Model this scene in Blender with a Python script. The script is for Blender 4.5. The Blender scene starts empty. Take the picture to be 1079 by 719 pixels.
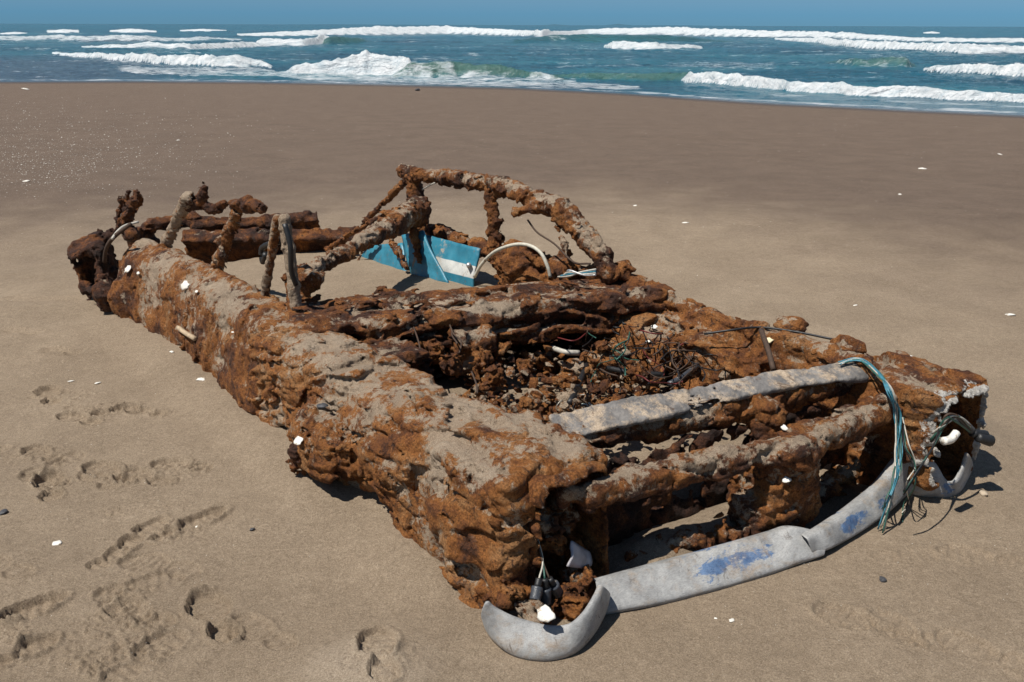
import bpy, bmesh, math, random
import numpy as np
from mathutils import Vector, Matrix
random.seed(7); rng = np.random.default_rng(7)
SC = bpy.context.scene; COL = SC.collection
f32 = np.float32

# ------------------------------------------------------------------ camera maths
W0, H0 = 1079., 719.
F = 1000.; EYE = 1.6; HOR = 26.5; ROLL = 3.5/1079
PITCH = math.atan((H0/2-HOR)/F)
O = np.array([-.05, 2.32, 0.]); AX = np.array([-.607, .794, 0.]); AX /= np.linalg.norm(AX)
BX = np.array([AX[1], -AX[0], 0.])            # u runs nose to tail, v from near flank to far flank
E0 = np.array([0., 0., EYE])
def ray(x, y):
    dx = (x-W0/2)/F; dy = -(y-H0/2)/F
    c, s = math.cos(ROLL), math.sin(ROLL); dx, dy = dx*c-dy*s, dx*s+dy*c
    return np.array([dx, math.cos(PITCH)+dy*math.sin(PITCH), -math.sin(PITCH)+dy*math.cos(PITCH)])
def wz(x, y, z=0.):                            # world point at height z seen at a photo position
    d = ray(x, y); return E0+d*(z-EYE)/d[2]
def car(w): r = np.asarray(w)-O; return np.array([r@AX, r@BX, w[2]])
def cz(x, y, z): return car(wz(x, y, z))
def cv(x, y, v): d = ray(x, y); return car(E0+d*((v-(E0-O)@BX)/(d@BX)))
def cu(x, y, u): d = ray(x, y); return car(E0+d*((u-(E0-O)@AX)/(d@AX)))
def wcar(c): return O+AX*c[0]+BX*c[1]+np.array([0, 0, c[2]])

# ------------------------------------------------------------------ numpy noise
_perm = rng.permutation(256).astype(np.int32); _perm = np.concatenate([_perm]*3)
_g = rng.normal(size=(256, 3)).astype(f32); _g /= np.linalg.norm(_g, axis=1)[:, None]
def perlin(P):
    P = np.asarray(P, f32); I = np.floor(P).astype(np.int32); fr = P-I; I &= 255
    w = fr*fr*fr*(fr*(fr*6-15)+10); r = np.zeros(len(P), f32)
    for i in (0, 1):
        wi = w[:, 0] if i else 1-w[:, 0]
        for j in (0, 1):
            wj = w[:, 1] if j else 1-w[:, 1]
            for k in (0, 1):
                wk = w[:, 2] if k else 1-w[:, 2]
                h = _perm[_perm[_perm[(I[:, 0]+i) & 255]+((I[:, 1]+j) & 255)]+((I[:, 2]+k) & 255)]
                g = _g[h]
                r += wi*wj*wk*(g[:, 0]*(fr[:, 0]-i)+g[:, 1]*(fr[:, 1]-j)+g[:, 2]*(fr[:, 2]-k))
    return r*1.4
def fbm(P, o=4, gain=.5):
    P = np.asarray(P, f32); r = 0; a = 1.
    for k in range(o):
        r = r+a*perlin(P*(2.03**k)+17.3*k); a *= gain
    return r
def cells(P):
    """nearest jittered cell: (random value, tilt of its facet, gap to the next cell)"""
    P = np.asarray(P, f32); I = np.floor(P-.5).astype(np.int32)
    b1 = np.full(len(P), 9., f32); b2 = b1.copy(); r = np.zeros(len(P), f32); tl = np.zeros(len(P), f32)
    for i in (0, 1):
        for j in (0, 1):
            for k in (0, 1):
                C = I+np.array([i, j, k], np.int32)
                h = _perm[_perm[_perm[C[:, 0] & 255]+(C[:, 1] & 255)]+(C[:, 2] & 255)]
                q = P-(C+.5+.42*_g[h]); d = np.sqrt((q*q).sum(1)); m = d < b1
                b2 = np.where(m, b1, np.minimum(b2, d)); b1 = np.where(m, d, b1)
                r = np.where(m, h/255.-.5, r); g = _g[(h+77) & 255]; tl = np.where(m, (q*g).sum(1), tl)
    return r, tl, b2-b1
def sstep(a, b, x): t = np.clip((x-a)/(b-a), 0, 1); return t*t*(3-2*t)
def xy0(X, Y, s=1., z=.5): return np.stack([X.ravel()*s, Y.ravel()*s, np.full(X.size, z)], 1)

# ------------------------------------------------------------------ sdf primitives (car coordinates u, v, z)
def cap(P, a, b, ra, rb=None):
    rb = ra if rb is None else rb
    a = np.asarray(a, f32); b = np.asarray(b, f32); ab = b-a
    t = np.clip(((P-a)@ab)/max(ab@ab, 1e-9), 0, 1)
    return np.linalg.norm(P-a-t[:, None]*ab, axis=1)-(ra+(rb-ra)*t)
def chain(P, pts, k=.02):
    d = None
    for (a, ra), (b, rb) in zip(pts[:-1], pts[1:]):
        e = cap(P, a, b, ra, rb); d = e if d is None else smin(d, e, k)
    return d
def rbox(P, c, h, r=.02, rot=None):
    q = P-np.asarray(c, f32)
    if rot is not None: q = q@np.array(rot, f32)
    q = np.abs(q)-(np.asarray(h, f32)-r)
    return np.linalg.norm(np.maximum(q, 0), axis=1)+np.minimum(q.max(1), 0)-r
def ell(P, c, r):
    r = np.asarray(r, f32); q = (P-np.asarray(c, f32))/r; k = np.linalg.norm(q, axis=1)
    return (k-1)*r.min()
def smin(a, b, k=.03):
    h = np.clip(.5+.5*(b-a)/k, 0, 1); return b+(a-b)*h-k*h*(1-h)
def sub(a, b, k=.02): return -smin(-a, b, k)
def rz(a):                                     # columns are the axes of a box turned by a about z
    c, s = math.cos(a), math.sin(a); return [[c, -s, 0], [s, c, 0], [0, 0, 1]]
def rot3(ax, a): return np.array(Matrix.Rotation(a, 3, ax))
def basis(a, b, up=(0, 0, 1)):
    x = np.asarray(b, float)-np.asarray(a, float); x /= np.linalg.norm(x)
    y = np.cross(up, x); y /= np.linalg.norm(y); return np.stack([x, y, np.cross(x, y)], 1)

def rustd(P, lo=.03, bil=.022, st=.012, pit=.03, fine=.006, seed=0., sax=(0, 0, 1), sc=1., fac=.016, fsc=(8, 10, 13)):
    """corroded relief: swellings, crusty nodules, delaminated sheets, broken scale, pits"""
    Q = P*sc+seed
    wq = np.stack([perlin(Q*4+3), perlin(Q*4+9), perlin(Q*4+21)], 1)*.06
    L = fbm(Q*3.2+5, 2)
    d = lo*L
    if bil:
        b1 = np.abs(perlin((Q+wq)*8)); b2 = np.abs(perlin((Q+wq)*19+4))
        d = d+bil*(b1*2.2-.55)+bil*.45*(b2*2.2-.5)
    if st:
        s = ((Q+wq*.9)@np.asarray(sax, f32))*22+1.6*perlin(Q*2.2+31)
        s = s-np.floor(s); m = sstep(-.12, .25, perlin(Q*2.6+50))
        d = d+st*m*(np.where(s < .8, s/.8, (1-s)/.2)*1.6-.8)
    if fac:
        r, tl, e = cells((Q+wq*.7)*np.asarray(fsc, f32)); d = d+fac*(r*.9+tl*1.5)-fac*.55*sstep(.10, .0, e)
        r, tl, e = cells((Q+wq*.5)*np.asarray(fsc, f32)*2.3+9); d = d+fac*.40*(r*.9+tl*1.5)-fac*.22*sstep(.12, .0, e)
    if pit: d = d-pit*sstep(.28, .6, perlin((Q+wq)*11+70))
    if fine: d = d+fine*fbm(Q*38+11, 2)
    return d.astype(f32), L

def surface_nets(V, o, h):
    n = V.shape; S = V < 0
    cnt = np.zeros(tuple(k-1 for k in n), np.int8)
    sl = lambda a, i, j, k: a[i:n[0]-1+i, j:n[1]-1+j, k:n[2]-1+k]
    for i in (0, 1):
        for j in (0, 1):
            for k in (0, 1): cnt += sl(S, i, j, k)
    act = (cnt > 0) & (cnt < 8)
    idx = np.full(act.shape, -1, np.int32); ii = np.argwhere(act); idx[act] = np.arange(len(ii))
    acc = np.zeros((len(ii), 3)); num = np.zeros(len(ii))
    c = [(i, j, k) for i in (0, 1) for j in (0, 1) for k in (0, 1)]
    for a in range(8):
        for b in range(a+1, 8):
            A, B = np.array(c[a]), np.array(c[b])
            if np.abs(A-B).sum() != 1: continue
            va = V[tuple((ii+A).T)]; vb = V[tuple((ii+B).T)]; m = (va < 0) != (vb < 0)
            t = np.where(m, va/np.where(va == vb, 1, va-vb), 0)
            acc += np.where(m[:, None], A+t[:, None]*(B-A), 0); num += m
    verts = o+(ii+acc/num[:, None])*h
    quads = []
    for ax in range(3):
        b, c2 = (ax+1) % 3, (ax+2) % 3
        s0 = [slice(0, n[q]-1) for q in range(3)]; s1 = list(s0)
        s0[ax] = slice(0, n[ax]-1); s1[ax] = slice(1, n[ax])
        s0[b] = s1[b] = slice(1, n[b]-1); s0[c2] = s1[c2] = slice(1, n[c2]-1)
        A, B = S[tuple(s0)], S[tuple(s1)]
        for m, flip in ((A & ~B, False), (~A & B, True)):
            e = np.argwhere(m)
            if not len(e): continue
            e[:, b] += 1; e[:, c2] += 1
            def at(db, dc):
                q = e.copy(); q[:, b] += db; q[:, c2] += dc; return idx[tuple(q.T)]
            q = np.stack([at(-1, -1), at(0, -1), at(0, 0), at(-1, 0)], 1)
            quads.append(q[:, ::-1] if flip else q)
    return verts, np.concatenate(quads)

def link_mesh(name, verts, quads, mat, parent=None, attrs=None, smooth=True):
    me = bpy.data.meshes.new(name); verts = np.asarray(verts, f32); q = np.asarray(quads, np.int32)
    k = q.shape[1]
    me.vertices.add(len(verts)); me.vertices.foreach_set('co', verts.ravel())
    me.loops.add(q.size); me.loops.foreach_set('vertex_index', q.ravel())
    me.polygons.add(len(q)); me.polygons.foreach_set('loop_start', np.arange(0, q.size, k, dtype=np.int32))
    me.polygons.foreach_set('loop_total', np.full(len(q), k, np.int32))
    me.polygons.foreach_set('use_smooth', np.full(len(q), smooth))
    for an, v in (attrs or {}).items():
        a = me.attributes.new(an, 'FLOAT', 'POINT'); a.data.foreach_set('value', np.asarray(v, f32).ravel())
    me.update(calc_edges=True); me.validate()
    me.materials.append(mat)
    o = bpy.data.objects.new(name, me); COL.objects.link(o)
    if parent: o.parent = parent
    return o
def loc(P): P = np.array(P, float); P[..., 1] *= -1; return P      # (u, v, z) -> local frame of the car

def sculpt(name, fn, lo, hi, h, parent, sand=0., tone=0., rust=None, mat=None, seed=0., carve=None, local=True, chip=None):
    """signed-distance body with corroded relief, meshed by surface nets"""
    rust = rust or {}
    lo = np.array(lo, float); hi = np.array(hi, float); st = 4
    n = (np.ceil((hi-lo)/h/st)).astype(int)+1
    g = np.stack(np.meshgrid(*[lo[i]+(np.arange(n[i])+.375)*h*st for i in range(3)], indexing='ij'), -1)
    D = fn(g.reshape(-1, 3).astype(f32)).reshape(n)
    if carve is not None: D = np.maximum(D, carve(g.reshape(-1, 3).astype(f32)).reshape(n))
    amp = .085
    near = np.abs(D) < amp+h*st*.9
    V = np.repeat(np.repeat(np.repeat(D, st, 0), st, 1), st, 2).astype(f32)
    M = np.repeat(np.repeat(np.repeat(near, st, 0), st, 1), st, 2)
    ii = np.argwhere(M); P = (lo+ii*h).astype(f32)
    d = fn(P); dd, _ = rustd(P, seed=seed, **rust); d = d-dd
    if carve is not None: d = np.maximum(d, carve(P))
    V[M] = d
    V[0], V[-1], V[:, 0], V[:, -1], V[:, :, 0], V[:, :, -1] = 1, 1, 1, 1, 1, 1
    verts, q = surface_nets(V, lo, h)
    # sand lodged in the hollows, taken from the same relief
    Pv = verts.astype(f32)
    dv, L = rustd(Pv, seed=seed, **rust)
    e = .012
    nz = fn(Pv+np.array([0, 0, e], f32))-fn(Pv-np.array([0, 0, e], f32)); nz = np.clip(nz/(2*e), -1, 1)
    s = sand-.12+.40*nz-dv*16+.62*fbm(Pv*5+seed+40, 4, .65)
    t = tone+.55*fbm(Pv*6+seed+80, 4, .65)
    v2 = loc(verts) if local else verts
    return link_mesh(name, v2, q[:, ::-1] if local else q, mat or M_RUST, parent, {'sand': s, 'tone': t, **({'chip': chip(Pv)} if chip is not None else {})})

def tube(name, pts, r, mat, parent=None, n=6, local=True, sub_=5, taper=None, lumps=0.):
    """a smooth tube through the points (Catmull-Rom)"""
    p = np.array(pts, float); p = np.vstack([2*p[0]-p[1], p, 2*p[-1]-p[-2]]); out = []
    for i in range(1, len(p)-2):
        for t in np.linspace(0, 1, sub_, endpoint=False):
            a, b, c, d = p[i-1:i+3]
            out.append(.5*((2*b)+(-a+c)*t+(2*a-5*b+4*c-d)*t*t+(-a+3*b-3*c+d)*t**3))
    out.append(p[-2]); c = np.array(out)
    tn = np.gradient(c, axis=0); tn /= np.linalg.norm(tn, axis=1)[:, None]+1e-9
    up = np.array([0, 0, 1.]) if abs(tn[:, 2]).mean() < .8 else np.array([1., 0, 0])
    V = []
    for k, (q, t) in enumerate(zip(c, tn)):
        x = np.cross(up, t); x /= np.linalg.norm(x)+1e-9; y = np.cross(t, x)
        rr = r*(taper[0]+(taper[1]-taper[0])*k/(len(c)-1) if taper else 1)*(1+lumps*rng.normal())
        V += [q+rr*(x*math.cos(a)+y*math.sin(a)) for a in np.arange(n)*2*math.pi/n]
    Q = [(k*n+j, k*n+(j+1) % n, (k+1)*n+(j+1) % n, (k+1)*n+j) for k in range(len(c)-1) for j in range(n)]
    m = len(V); V += [c[0], c[-1]]
    Q += [(m, (j+1) % n, j, m) for j in range(0)]  # ends are sealed by the fans below
    V = np.array(V); V = loc(V) if local else V
    o = link_mesh(name, V, Q, mat, parent)
    bm = bmesh.new(); bm.from_mesh(o.data); bm.verts.ensure_lookup_table()
    for j in range(n):
        bm.faces.new((bm.verts[m], bm.verts[(j+1) % n], bm.verts[j]))
        e = (len(c)-1)*n; bm.faces.new((bm.verts[m+1], bm.verts[e+j], bm.verts[e+(j+1) % n]))
    bmesh.ops.recalc_face_normals(bm, faces=bm.faces)
    for fc in bm.faces: fc.smooth = True
    bm.to_mesh(o.data); bm.free()
    return o

def thing(name, label, cat, locn=(0, 0, 0), group=None):
    o = bpy.data.objects.new(name, None); COL.objects.link(o); o.location = locn; o.empty_display_size = .1
    return tag(o, label, cat, group)
def tag(o, label, cat, group=None):
    o['label'] = label; o['category'] = cat
    if group: o['group'] = group
    return o

# ------------------------------------------------------------------ materials
class N:
    def __init__(s, name):
        s.m = bpy.data.materials.new(name); s.m.use_nodes = True; s.t = s.m.node_tree; s.t.nodes.clear()
        s.out = s.t.nodes.new('ShaderNodeOutputMaterial'); s.b = s.n('ShaderNodeBsdfPrincipled')
        s.t.links.new(s.b.outputs[0], s.out.inputs[0]); s.co = None
    def n(s, typ, **k):
        q = s.t.nodes.new(typ)
        for a, v in k.items(): setattr(q, a, v)
        return q
    def put(s, sock, v):
        if hasattr(v, 'links') or isinstance(v, bpy.types.NodeSocket): s.t.links.new(v, sock)
        elif v is not None: sock.default_value = v
    def coord(s, kind='Object'):
        if s.co is None: s.co = s.n('ShaderNodeTexCoord')
        return s.co.outputs[kind]
    def noise(s, scale, detail=4, rough=.55, dist=0., vec=None, kind='Object'):
        q = s.n('ShaderNodeTexNoise'); s.put(q.inputs['Vector'], vec if vec is not None else s.coord(kind))
        q.inputs['Scale'].default_value = scale; q.inputs['Detail'].default_value = detail
        q.inputs['Roughness'].default_value = rough; q.inputs['Distortion'].default_value = dist
        return q.outputs['Fac']
    def voro(s, scale, feature='F1', out='Distance', vec=None):
        q = s.n('ShaderNodeTexVoronoi', feature=feature); s.put(q.inputs['Vector'], vec if vec is not None else s.coord())
        q.inputs['Scale'].default_value = scale; return q.outputs[out]
    def math(s, op, a, b=0., c=0., clamp=False):
        q = s.n('ShaderNodeMath', operation=op, use_clamp=clamp)
        for i, v in enumerate((a, b, c)): s.put(q.inputs[i], v)
        return q.outputs[0]
    def mapr(s, v, a, b, lo=0., hi=1., kind='SMOOTHSTEP'):
        q = s.n('ShaderNodeMapRange', interpolation_type=kind)
        for i, x in enumerate((v, a, b, lo, hi)): s.put(q.inputs[i], x)
        return q.outputs[0]
    def ramp(s, v, stops):
        q = s.n('ShaderNodeValToRGB'); e = q.color_ramp.elements
        while len(e) < len(stops): e.new(.5)
        for k, (p, c) in zip(e, stops): k.position = p; k.color = (*c, 1)
        s.put(q.inputs[0], v); return q.outputs[0]
    def mix(s, f, a, b, typ='MIX'):
        q = s.n('ShaderNodeMix', data_type='RGBA', blend_type=typ)
        s.put(q.inputs[0], f)
        for i, v in ((6, a), (7, b)): s.put(q.inputs[i], (*v, 1) if isinstance(v, tuple) and len(v) == 3 else v)
        return q.outputs[2]
    def attr(s, name): q = s.n('ShaderNodeAttribute', attribute_name=name); return q.outputs['Fac']
    def bump(s, h, dist, strength=1., prev=None):
        q = s.n('ShaderNodeBump'); q.inputs['Distance'].default_value = dist; q.inputs['Strength'].default_value = strength
        s.put(q.inputs['Height'], h)
        if prev is not None: s.put(q.inputs['Normal'], prev)
        return q.outputs[0]
    def fin(s, col, rough, nrm=None, metal=0., spec=None):
        s.put(s.b.inputs['Base Color'], (*col, 1) if isinstance(col, tuple) else col)
        s.put(s.b.inputs['Roughness'], rough)
        if nrm is not None: s.put(s.b.inputs['Normal'], nrm)
        s.put(s.b.inputs['Metallic'], metal)
        if spec is not None: s.b.inputs['Specular IOR Level'].default_value = spec
        return s.m

def sandcol(s, kind='Object'):
    g = s.noise(420, 3, .7, kind=kind); m = s.noise(7, 5, .6, kind=kind)
    c = s.ramp(s.math('ADD', s.math('MULTIPLY', g, .75), s.math('MULTIPLY', m, .25)),
               [(.34, (.15, .105, .070)), (.45, (.32, .24, .165)), (.54, (.46, .36, .26)), (.66, (.62, .52, .40))])
    return c
def rust_mat(name='corroded_steel', bright=1.):
    s = N(name)
    w = s.noise(9, 8, .72, .5)
    v = s.math('ADD', s.math('MULTIPLY', w, 1.05), s.math('MULTIPLY', s.attr('tone'), .34))
    c = s.ramp(v, [(.20, (.022*bright, .011*bright, .008*bright)), (.38, (.075*bright, .027*bright, .012*bright)), (.50, (.180*bright, .062*bright, .016*bright)),
                   (.62, (.295*bright, .110*bright, .024*bright)), (.78, (.34*bright, .165*bright, .062*bright))])
    gr = s.noise(150, 4, .75)
    c = s.mix(.75, c, s.ramp(gr, [(.32, (.18, .14, .13)), (.46, (.8, .8, .8)), (.54, (1.05, 1.05, 1.05)), (.68, (1.7, 1.75, 1.8))]), 'MULTIPLY')
    dk = s.mapr(s.noise(30, 7, .75, 1.), .53, .64)
    c = s.mix(s.math('MULTIPLY', dk, .85), c, (.03, .014, .010))
    gy = s.mapr(s.noise(13, 6, .7, .4), .60, .74)
    c = s.mix(s.math('MULTIPLY', gy, .6), c, (.20, .155, .125))
    sm = s.math('ADD', s.attr('sand'), s.math('MULTIPLY', s.math('SUBTRACT', s.noise(34, 8, .78, .4), .5), 3.0))
    sm = s.mapr(sm, .55, .85)
    c = s.mix(s.math('MULTIPLY', sm, .92), c, sandcol(s))
    mp = s.n('ShaderNodeMapping'); s.put(mp.inputs['Vector'], s.coord()); mp.inputs['Rotation'].default_value = (.25, .3, .2); mp.inputs['Scale'].default_value = (7, 9, 46)
    lam = s.noise(1.6, 5, .65, .5, vec=mp.outputs[0]); lm = s.mapr(s.noise(3.5, 3, .5), .45, .62)
    cm = s.mapr(s.math('ADD', s.attr('chip'), s.math('MULTIPLY', s.math('SUBTRACT', s.noise(45, 6, .75), .5), 1.6)), .55, .72)
    c = s.mix(cm, c, s.ramp(s.noise(90, 5, .7), [(.3, (.30, .26, .21)), (.6, (.68, .65, .60))]))
    nb = s.bump(s.math('MULTIPLY', lam, lm), .035, .8)
    nb = s.bump(s.noise(38, 7, .75, .3), .026, .9, nb)
    nb = s.bump(s.voro(60, 'DISTANCE_TO_EDGE'), .012, .5, nb)
    nb = s.bump(gr, .006, .9, nb)
    return s.fin(c, s.mapr(gr, .3, .7, .95, .6), nb, 0., .35)
M_RUST = rust_mat()

def simple(name, col, rough=.7, var=.3, bump=.002, scale=30, metal=0., spec=None, spot=None):
    s = N(name); n = s.noise(scale, 6, .65)
    lo = tuple(x*(1-var) for x in col); hi = tuple(min(1, x*(1+var)) for x in col)
    c = s.ramp(n, [(.3, lo), (.7, hi)])
    if spot:
        c = s.mix(s.mapr(s.noise(spot[1], 6, .7, .5), spot[2], spot[2]+.1), c, spot[0])
    return s.fin(c, rough, s.bump(s.noise(scale*3, 5, .7), bump), metal, spec)
M_SHELL = simple('bleached_shell', (.74, .71, .64), .5, .15, .001, 60, spot=((.36, .28, .20), 38, .53))
M_CREAM = simple('cream_shell', (.72, .62, .40), .6, .15, .001, 60)
M_PEBBLE = simple('dark_pebble', (.055, .055, .06), .5, .4, .002, 60)
M_TANSTONE = simple('tan_stone', (.42, .34, .25), .8, .25, .003, 60)
M_BLACK = simple('black_rubber', (.016, .016, .017), .45, .4, .001, 80)
M_PLUG = simple('grey_black_plastic', (.05, .055, .065), .35, .4, .001, 80, spot=((.25, .22, .18), 40, .58))
M_WBLUE = simple('teal_wire_sheath', (.045, .18, .24), .5, .4, .0005, 80, spot=((.3, .24, .17), 60, .62))
M_WGREEN = simple('green_wire_sheath', (.03, .10, .075), .5, .25, .0005, 80)
M_WGREY = simple('pale_wire_sheath', (.45, .42, .36), .5, .25, .0005, 80)
M_WRED = simple('red_wire_sheath', (.13, .02, .018), .5, .25, .0005, 80)
M_WBRN = simple('corroded_wire', (.06, .035, .022), .8, .4, .0005, 80)
M_HOSE = simple('weathered_white_hose', (.52, .49, .40), .6, .2, .001, 60, spot=((.22, .14, .08), 25, .6))
M_WOOD = simple('bleached_wood', (.42, .32, .21), .85, .35, .003, 40, spot=((.12, .06, .03), 14, .58))
M_STEEL = simple('scuffed_bare_metal', (.48, .47, .46), .35, .3, .001, 40, .6)
M_GLASS = simple('sand_blasted_lens', (.42, .40, .42), .25, .15, .001, 40, spot=((.2, .15, .11), 30, .62))
def blue_door():
    s = N('blue_door_paint')
    sx = s.n('ShaderNodeSeparateXYZ'); at = s.n('ShaderNodeAttribute', attribute_name='band')
    st = at.outputs['Fac']
    blue = s.ramp(s.noise(9, 5, .6), [(.3, (.020, .135, .20)), (.7, (.040, .215, .30))])
    wh = s.ramp(s.noise(16, 6, .65), [(.3, (.42, .42, .40)), (.7, (.66, .66, .62))])
    band = s.mapr(st, .34, .355)
    b2 = s.mapr(st, .565, .58, 1., 0.)
    c = s.mix(s.math('MULTIPLY', band, b2), blue, wh)
    c = s.mix(s.mapr(s.noise(11, 7, .75, .4), .60, .68), c, s.ramp(s.noise(30, 4), [(.3, (.06, .028, .015)), (.7, (.24, .12, .06))]))
    c = s.mix(s.mapr(s.noise(8, 8, .8), .54, .68), c, sandcol(s))
    return s.fin(c, s.mapr(s.noise(20, 4), .3, .7, .25, .6), s.bump(s.noise(30, 5), .003))
M_DOOR = blue_door()
def bumper_mat():
    s = N('scuffed_grey_bumper_plastic')
    st = s.n('ShaderNodeMapping'); s.put(st.inputs['Vector'], s.coord()); st.inputs['Scale'].default_value = (1.2, .55, 1.6); v = st.outputs[0]
    c = s.ramp(s.noise(9, 7, .7, .2), [(.3, (.19, .19, .19)), (.5, (.33, .33, .325)), (.7, (.47, .465, .45))])
    bl = s.mapr(s.math('ADD', s.noise(16, 7, .75, .3, v), s.math('MULTIPLY', s.attr('paint'), .36)), .70, .78)
    c = s.mix(s.math('MULTIPLY', bl, .9), c, s.ramp(s.noise(30, 6, .7), [(.35, (.022, .075, .19)), (.7, (.10, .20, .37))]))
    tn = s.mapr(s.noise(11, 8, .75, .5), .50, .68)
    c = s.mix(s.math('MULTIPLY', tn, .7), c, (.30, .225, .155))
    gm = s.mapr(s.noise(19, 8, .8, .8), .57, .66)
    c = s.mix(s.math('MULTIPLY', gm, .7), c, (.115, .095, .080))
    sc = s.n('ShaderNodeMapping'); s.put(sc.inputs['Vector'], s.coord()); sc.inputs['Scale'].default_value = (6, 1.2, 9)
    scr = s.noise(60, 5, .8, 0, sc.outputs[0])
    c = s.mix(.6, c, s.ramp(scr, [(.35, (.5, .5, .5)), (.5, (1., 1., 1.)), (.65, (1.35, 1.35, 1.35))]), 'MULTIPLY')
    nb = s.bump(s.noise(7, 3), .03, .7); nb = s.bump(scr, .003, .8, nb); nb = s.bump(s.noise(120, 4), .001, .6, nb)
    return s.fin(c, s.mapr(s.noise(25, 5), .3, .7, .26, .6), nb)
M_BUMP = bumper_mat()
def strip_mat():
    s = N('sanded_grey_trim')
    c = s.ramp(s.noise(14, 7, .7, .3), [(.3, (.07, .066, .064)), (.5, (.16, .15, .142)), (.72, (.27, .25, .23))])
    c = s.mix(s.mapr(s.noise(9, 8, .8), .47, .60), c, sandcol(s))
    c = s.mix(s.mapr(s.noise(15, 8, .8, .6), .58, .66), c, (.10, .055, .028))
    nb = s.bump(s.noise(70, 6, .7), .006); nb = s.bump(s.voro(60), .006, .4, nb)
    return s.fin(c, .8, nb)
M_STRIP = strip_mat()
def paint_chip():
    s = N('chipped_white_filler')
    c = s.ramp(s.noise(40, 7, .75), [(.36, (.12, .05, .02)), (.47, (.45, .42, .37)), (.7, (.66, .64, .60))])
    return s.fin(c, .7, s.bump(s.noise(60, 5), .004))
M_CHIP = paint_chip()

# ------------------------------------------------------------------ ground
WL = [(-600, 86), (-200, 86), (0, 86), (140, 85.5), (270, 86.5), (400, 89), (540, 92.5), (650, 98), (720, 103), (810, 109), (950, 116), (1079, 122), (1300, 131), (1800, 150)]
SEA = -1.2
_wl = np.array([wz(x, y, SEA) for x, y in WL]); _wt = _wl[:, 0]/_wl[:, 1]
def shore(X, Y): return np.interp(X/np.maximum(Y, .5), _wt, _wl[:, 1])
def lin(a, b, x): return np.clip((x-a)/(b-a), 0, 1)
def base_ground(X, Y):
    D = shore(X, Y); t = (Y-8)/(D-8)
    z = np.where(t > 0, np.where(t < 1, SEA*(.75*np.clip(t, 0, 1)**1.0+.25*np.clip(t, 0, 1)**2), SEA-.04*(Y-D)), 0)
    z = np.maximum(z, -5.)
    return z
def wreck_sand(X, Y):
    u = (X-O[0])*AX[0]+(Y-O[1])*AX[1]; v = (X-O[0])*BX[0]+(Y-O[1])*BX[1]
    box = lambda a, b, c, d, s=.12: sstep(a-s, a+s, u)*sstep(b+s, b-s, u)*sstep(c-s, c+s, v)*sstep(d+s, d-s, v)
    cab = box(1.72, 4.0, .22, 1.6, .1)*(.26-.055*np.clip(u-1.9, 0, 2)+.03*np.clip(v-.3, 0, 1.3))
    bay = box(.1, 1.5, .3, 1.6, .12)*.12
    front = box(-.16, .02, .48, 1.5, .07)*.075
    far = box(-.3, 4.0, 1.78, 2.3, .3)*.16
    drift = box(.25, 3.6, -.12, .2, .12)*.045
    scour = -.03*np.exp(-((u-.75)**2/.05+(v+.02)**2/.012))
    mound = .05*np.exp(-(((X+.38)/.22)**2+((Y-2.05)/.2)**2))
    return np.maximum(cab, 0)+bay+front+far+drift+scour+mound

PRINTS = [ # photo x, y, heading (deg, 0 = away), length, depth
    (226, 648, -34, .29, .020), (52, 417, -30, .25, .017), (84, 441, -62, .23, .012), (118, 497, -58, .29, .016), (152, 503, -66, .26, .012), (192, 491, -80, .24, .010),
    (52, 512, -28, .27, .019), (200, 553, 40, .28, .017), (152, 560, 20, .2, .014), (122, 432, 50, .2, .014), (155, 434, -70, .2, .012),
    (10, 652, 48, .30, .022), (22, 690, 40, .2, .016), (402, 697, -14, .26, .014), (45, 478, -60, .2, .010), (66, 372, -75, .22, .010), (22, 352, -75, .25, .010),
    (912, 660, -55, .29, .008), (955, 668, -40, .22, .006), (1035, 588, -70, .26, .006), (1040, 690, -50, .25, .008), (955, 588, 85, .2, .003), (28, 318, -80, .3, .010), (72, 318, -80, .22, .009), (120, 588, 30, .18, .010)]
_r = random.Random(23)
PRINTS += [(_r.gauss(125, 70), _r.uniform(395, 700), _r.choice((-40, -60, -75, 30, 50))+_r.uniform(-15, 15), _r.uniform(.22, .29), _r.uniform(.005, .009)) for _ in range(11)]
CLODS = [(132, 650, .13, .30, .009), (115, 695, .12, .16, .009), (140, 540, .16, .06, .008), (90, 430, .22, .08, .006), (140, 500, .25, .10, .006), (205, 492, .12, .05, .008),
         (190, 560, .14, .1, .007), (15, 680, .12, .12, .008), (40, 330, .4, .1, .007), (400, 700, .14, .12, .007), (940, 665, .2, .12, .004), (60, 420, .2, .12, .006), (25, 380, .3, .1, .005), (60, 295, .6, .2, .012), (170, 700, .14, .1, .005), (40, 480, .2, .1, .005)]
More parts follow.
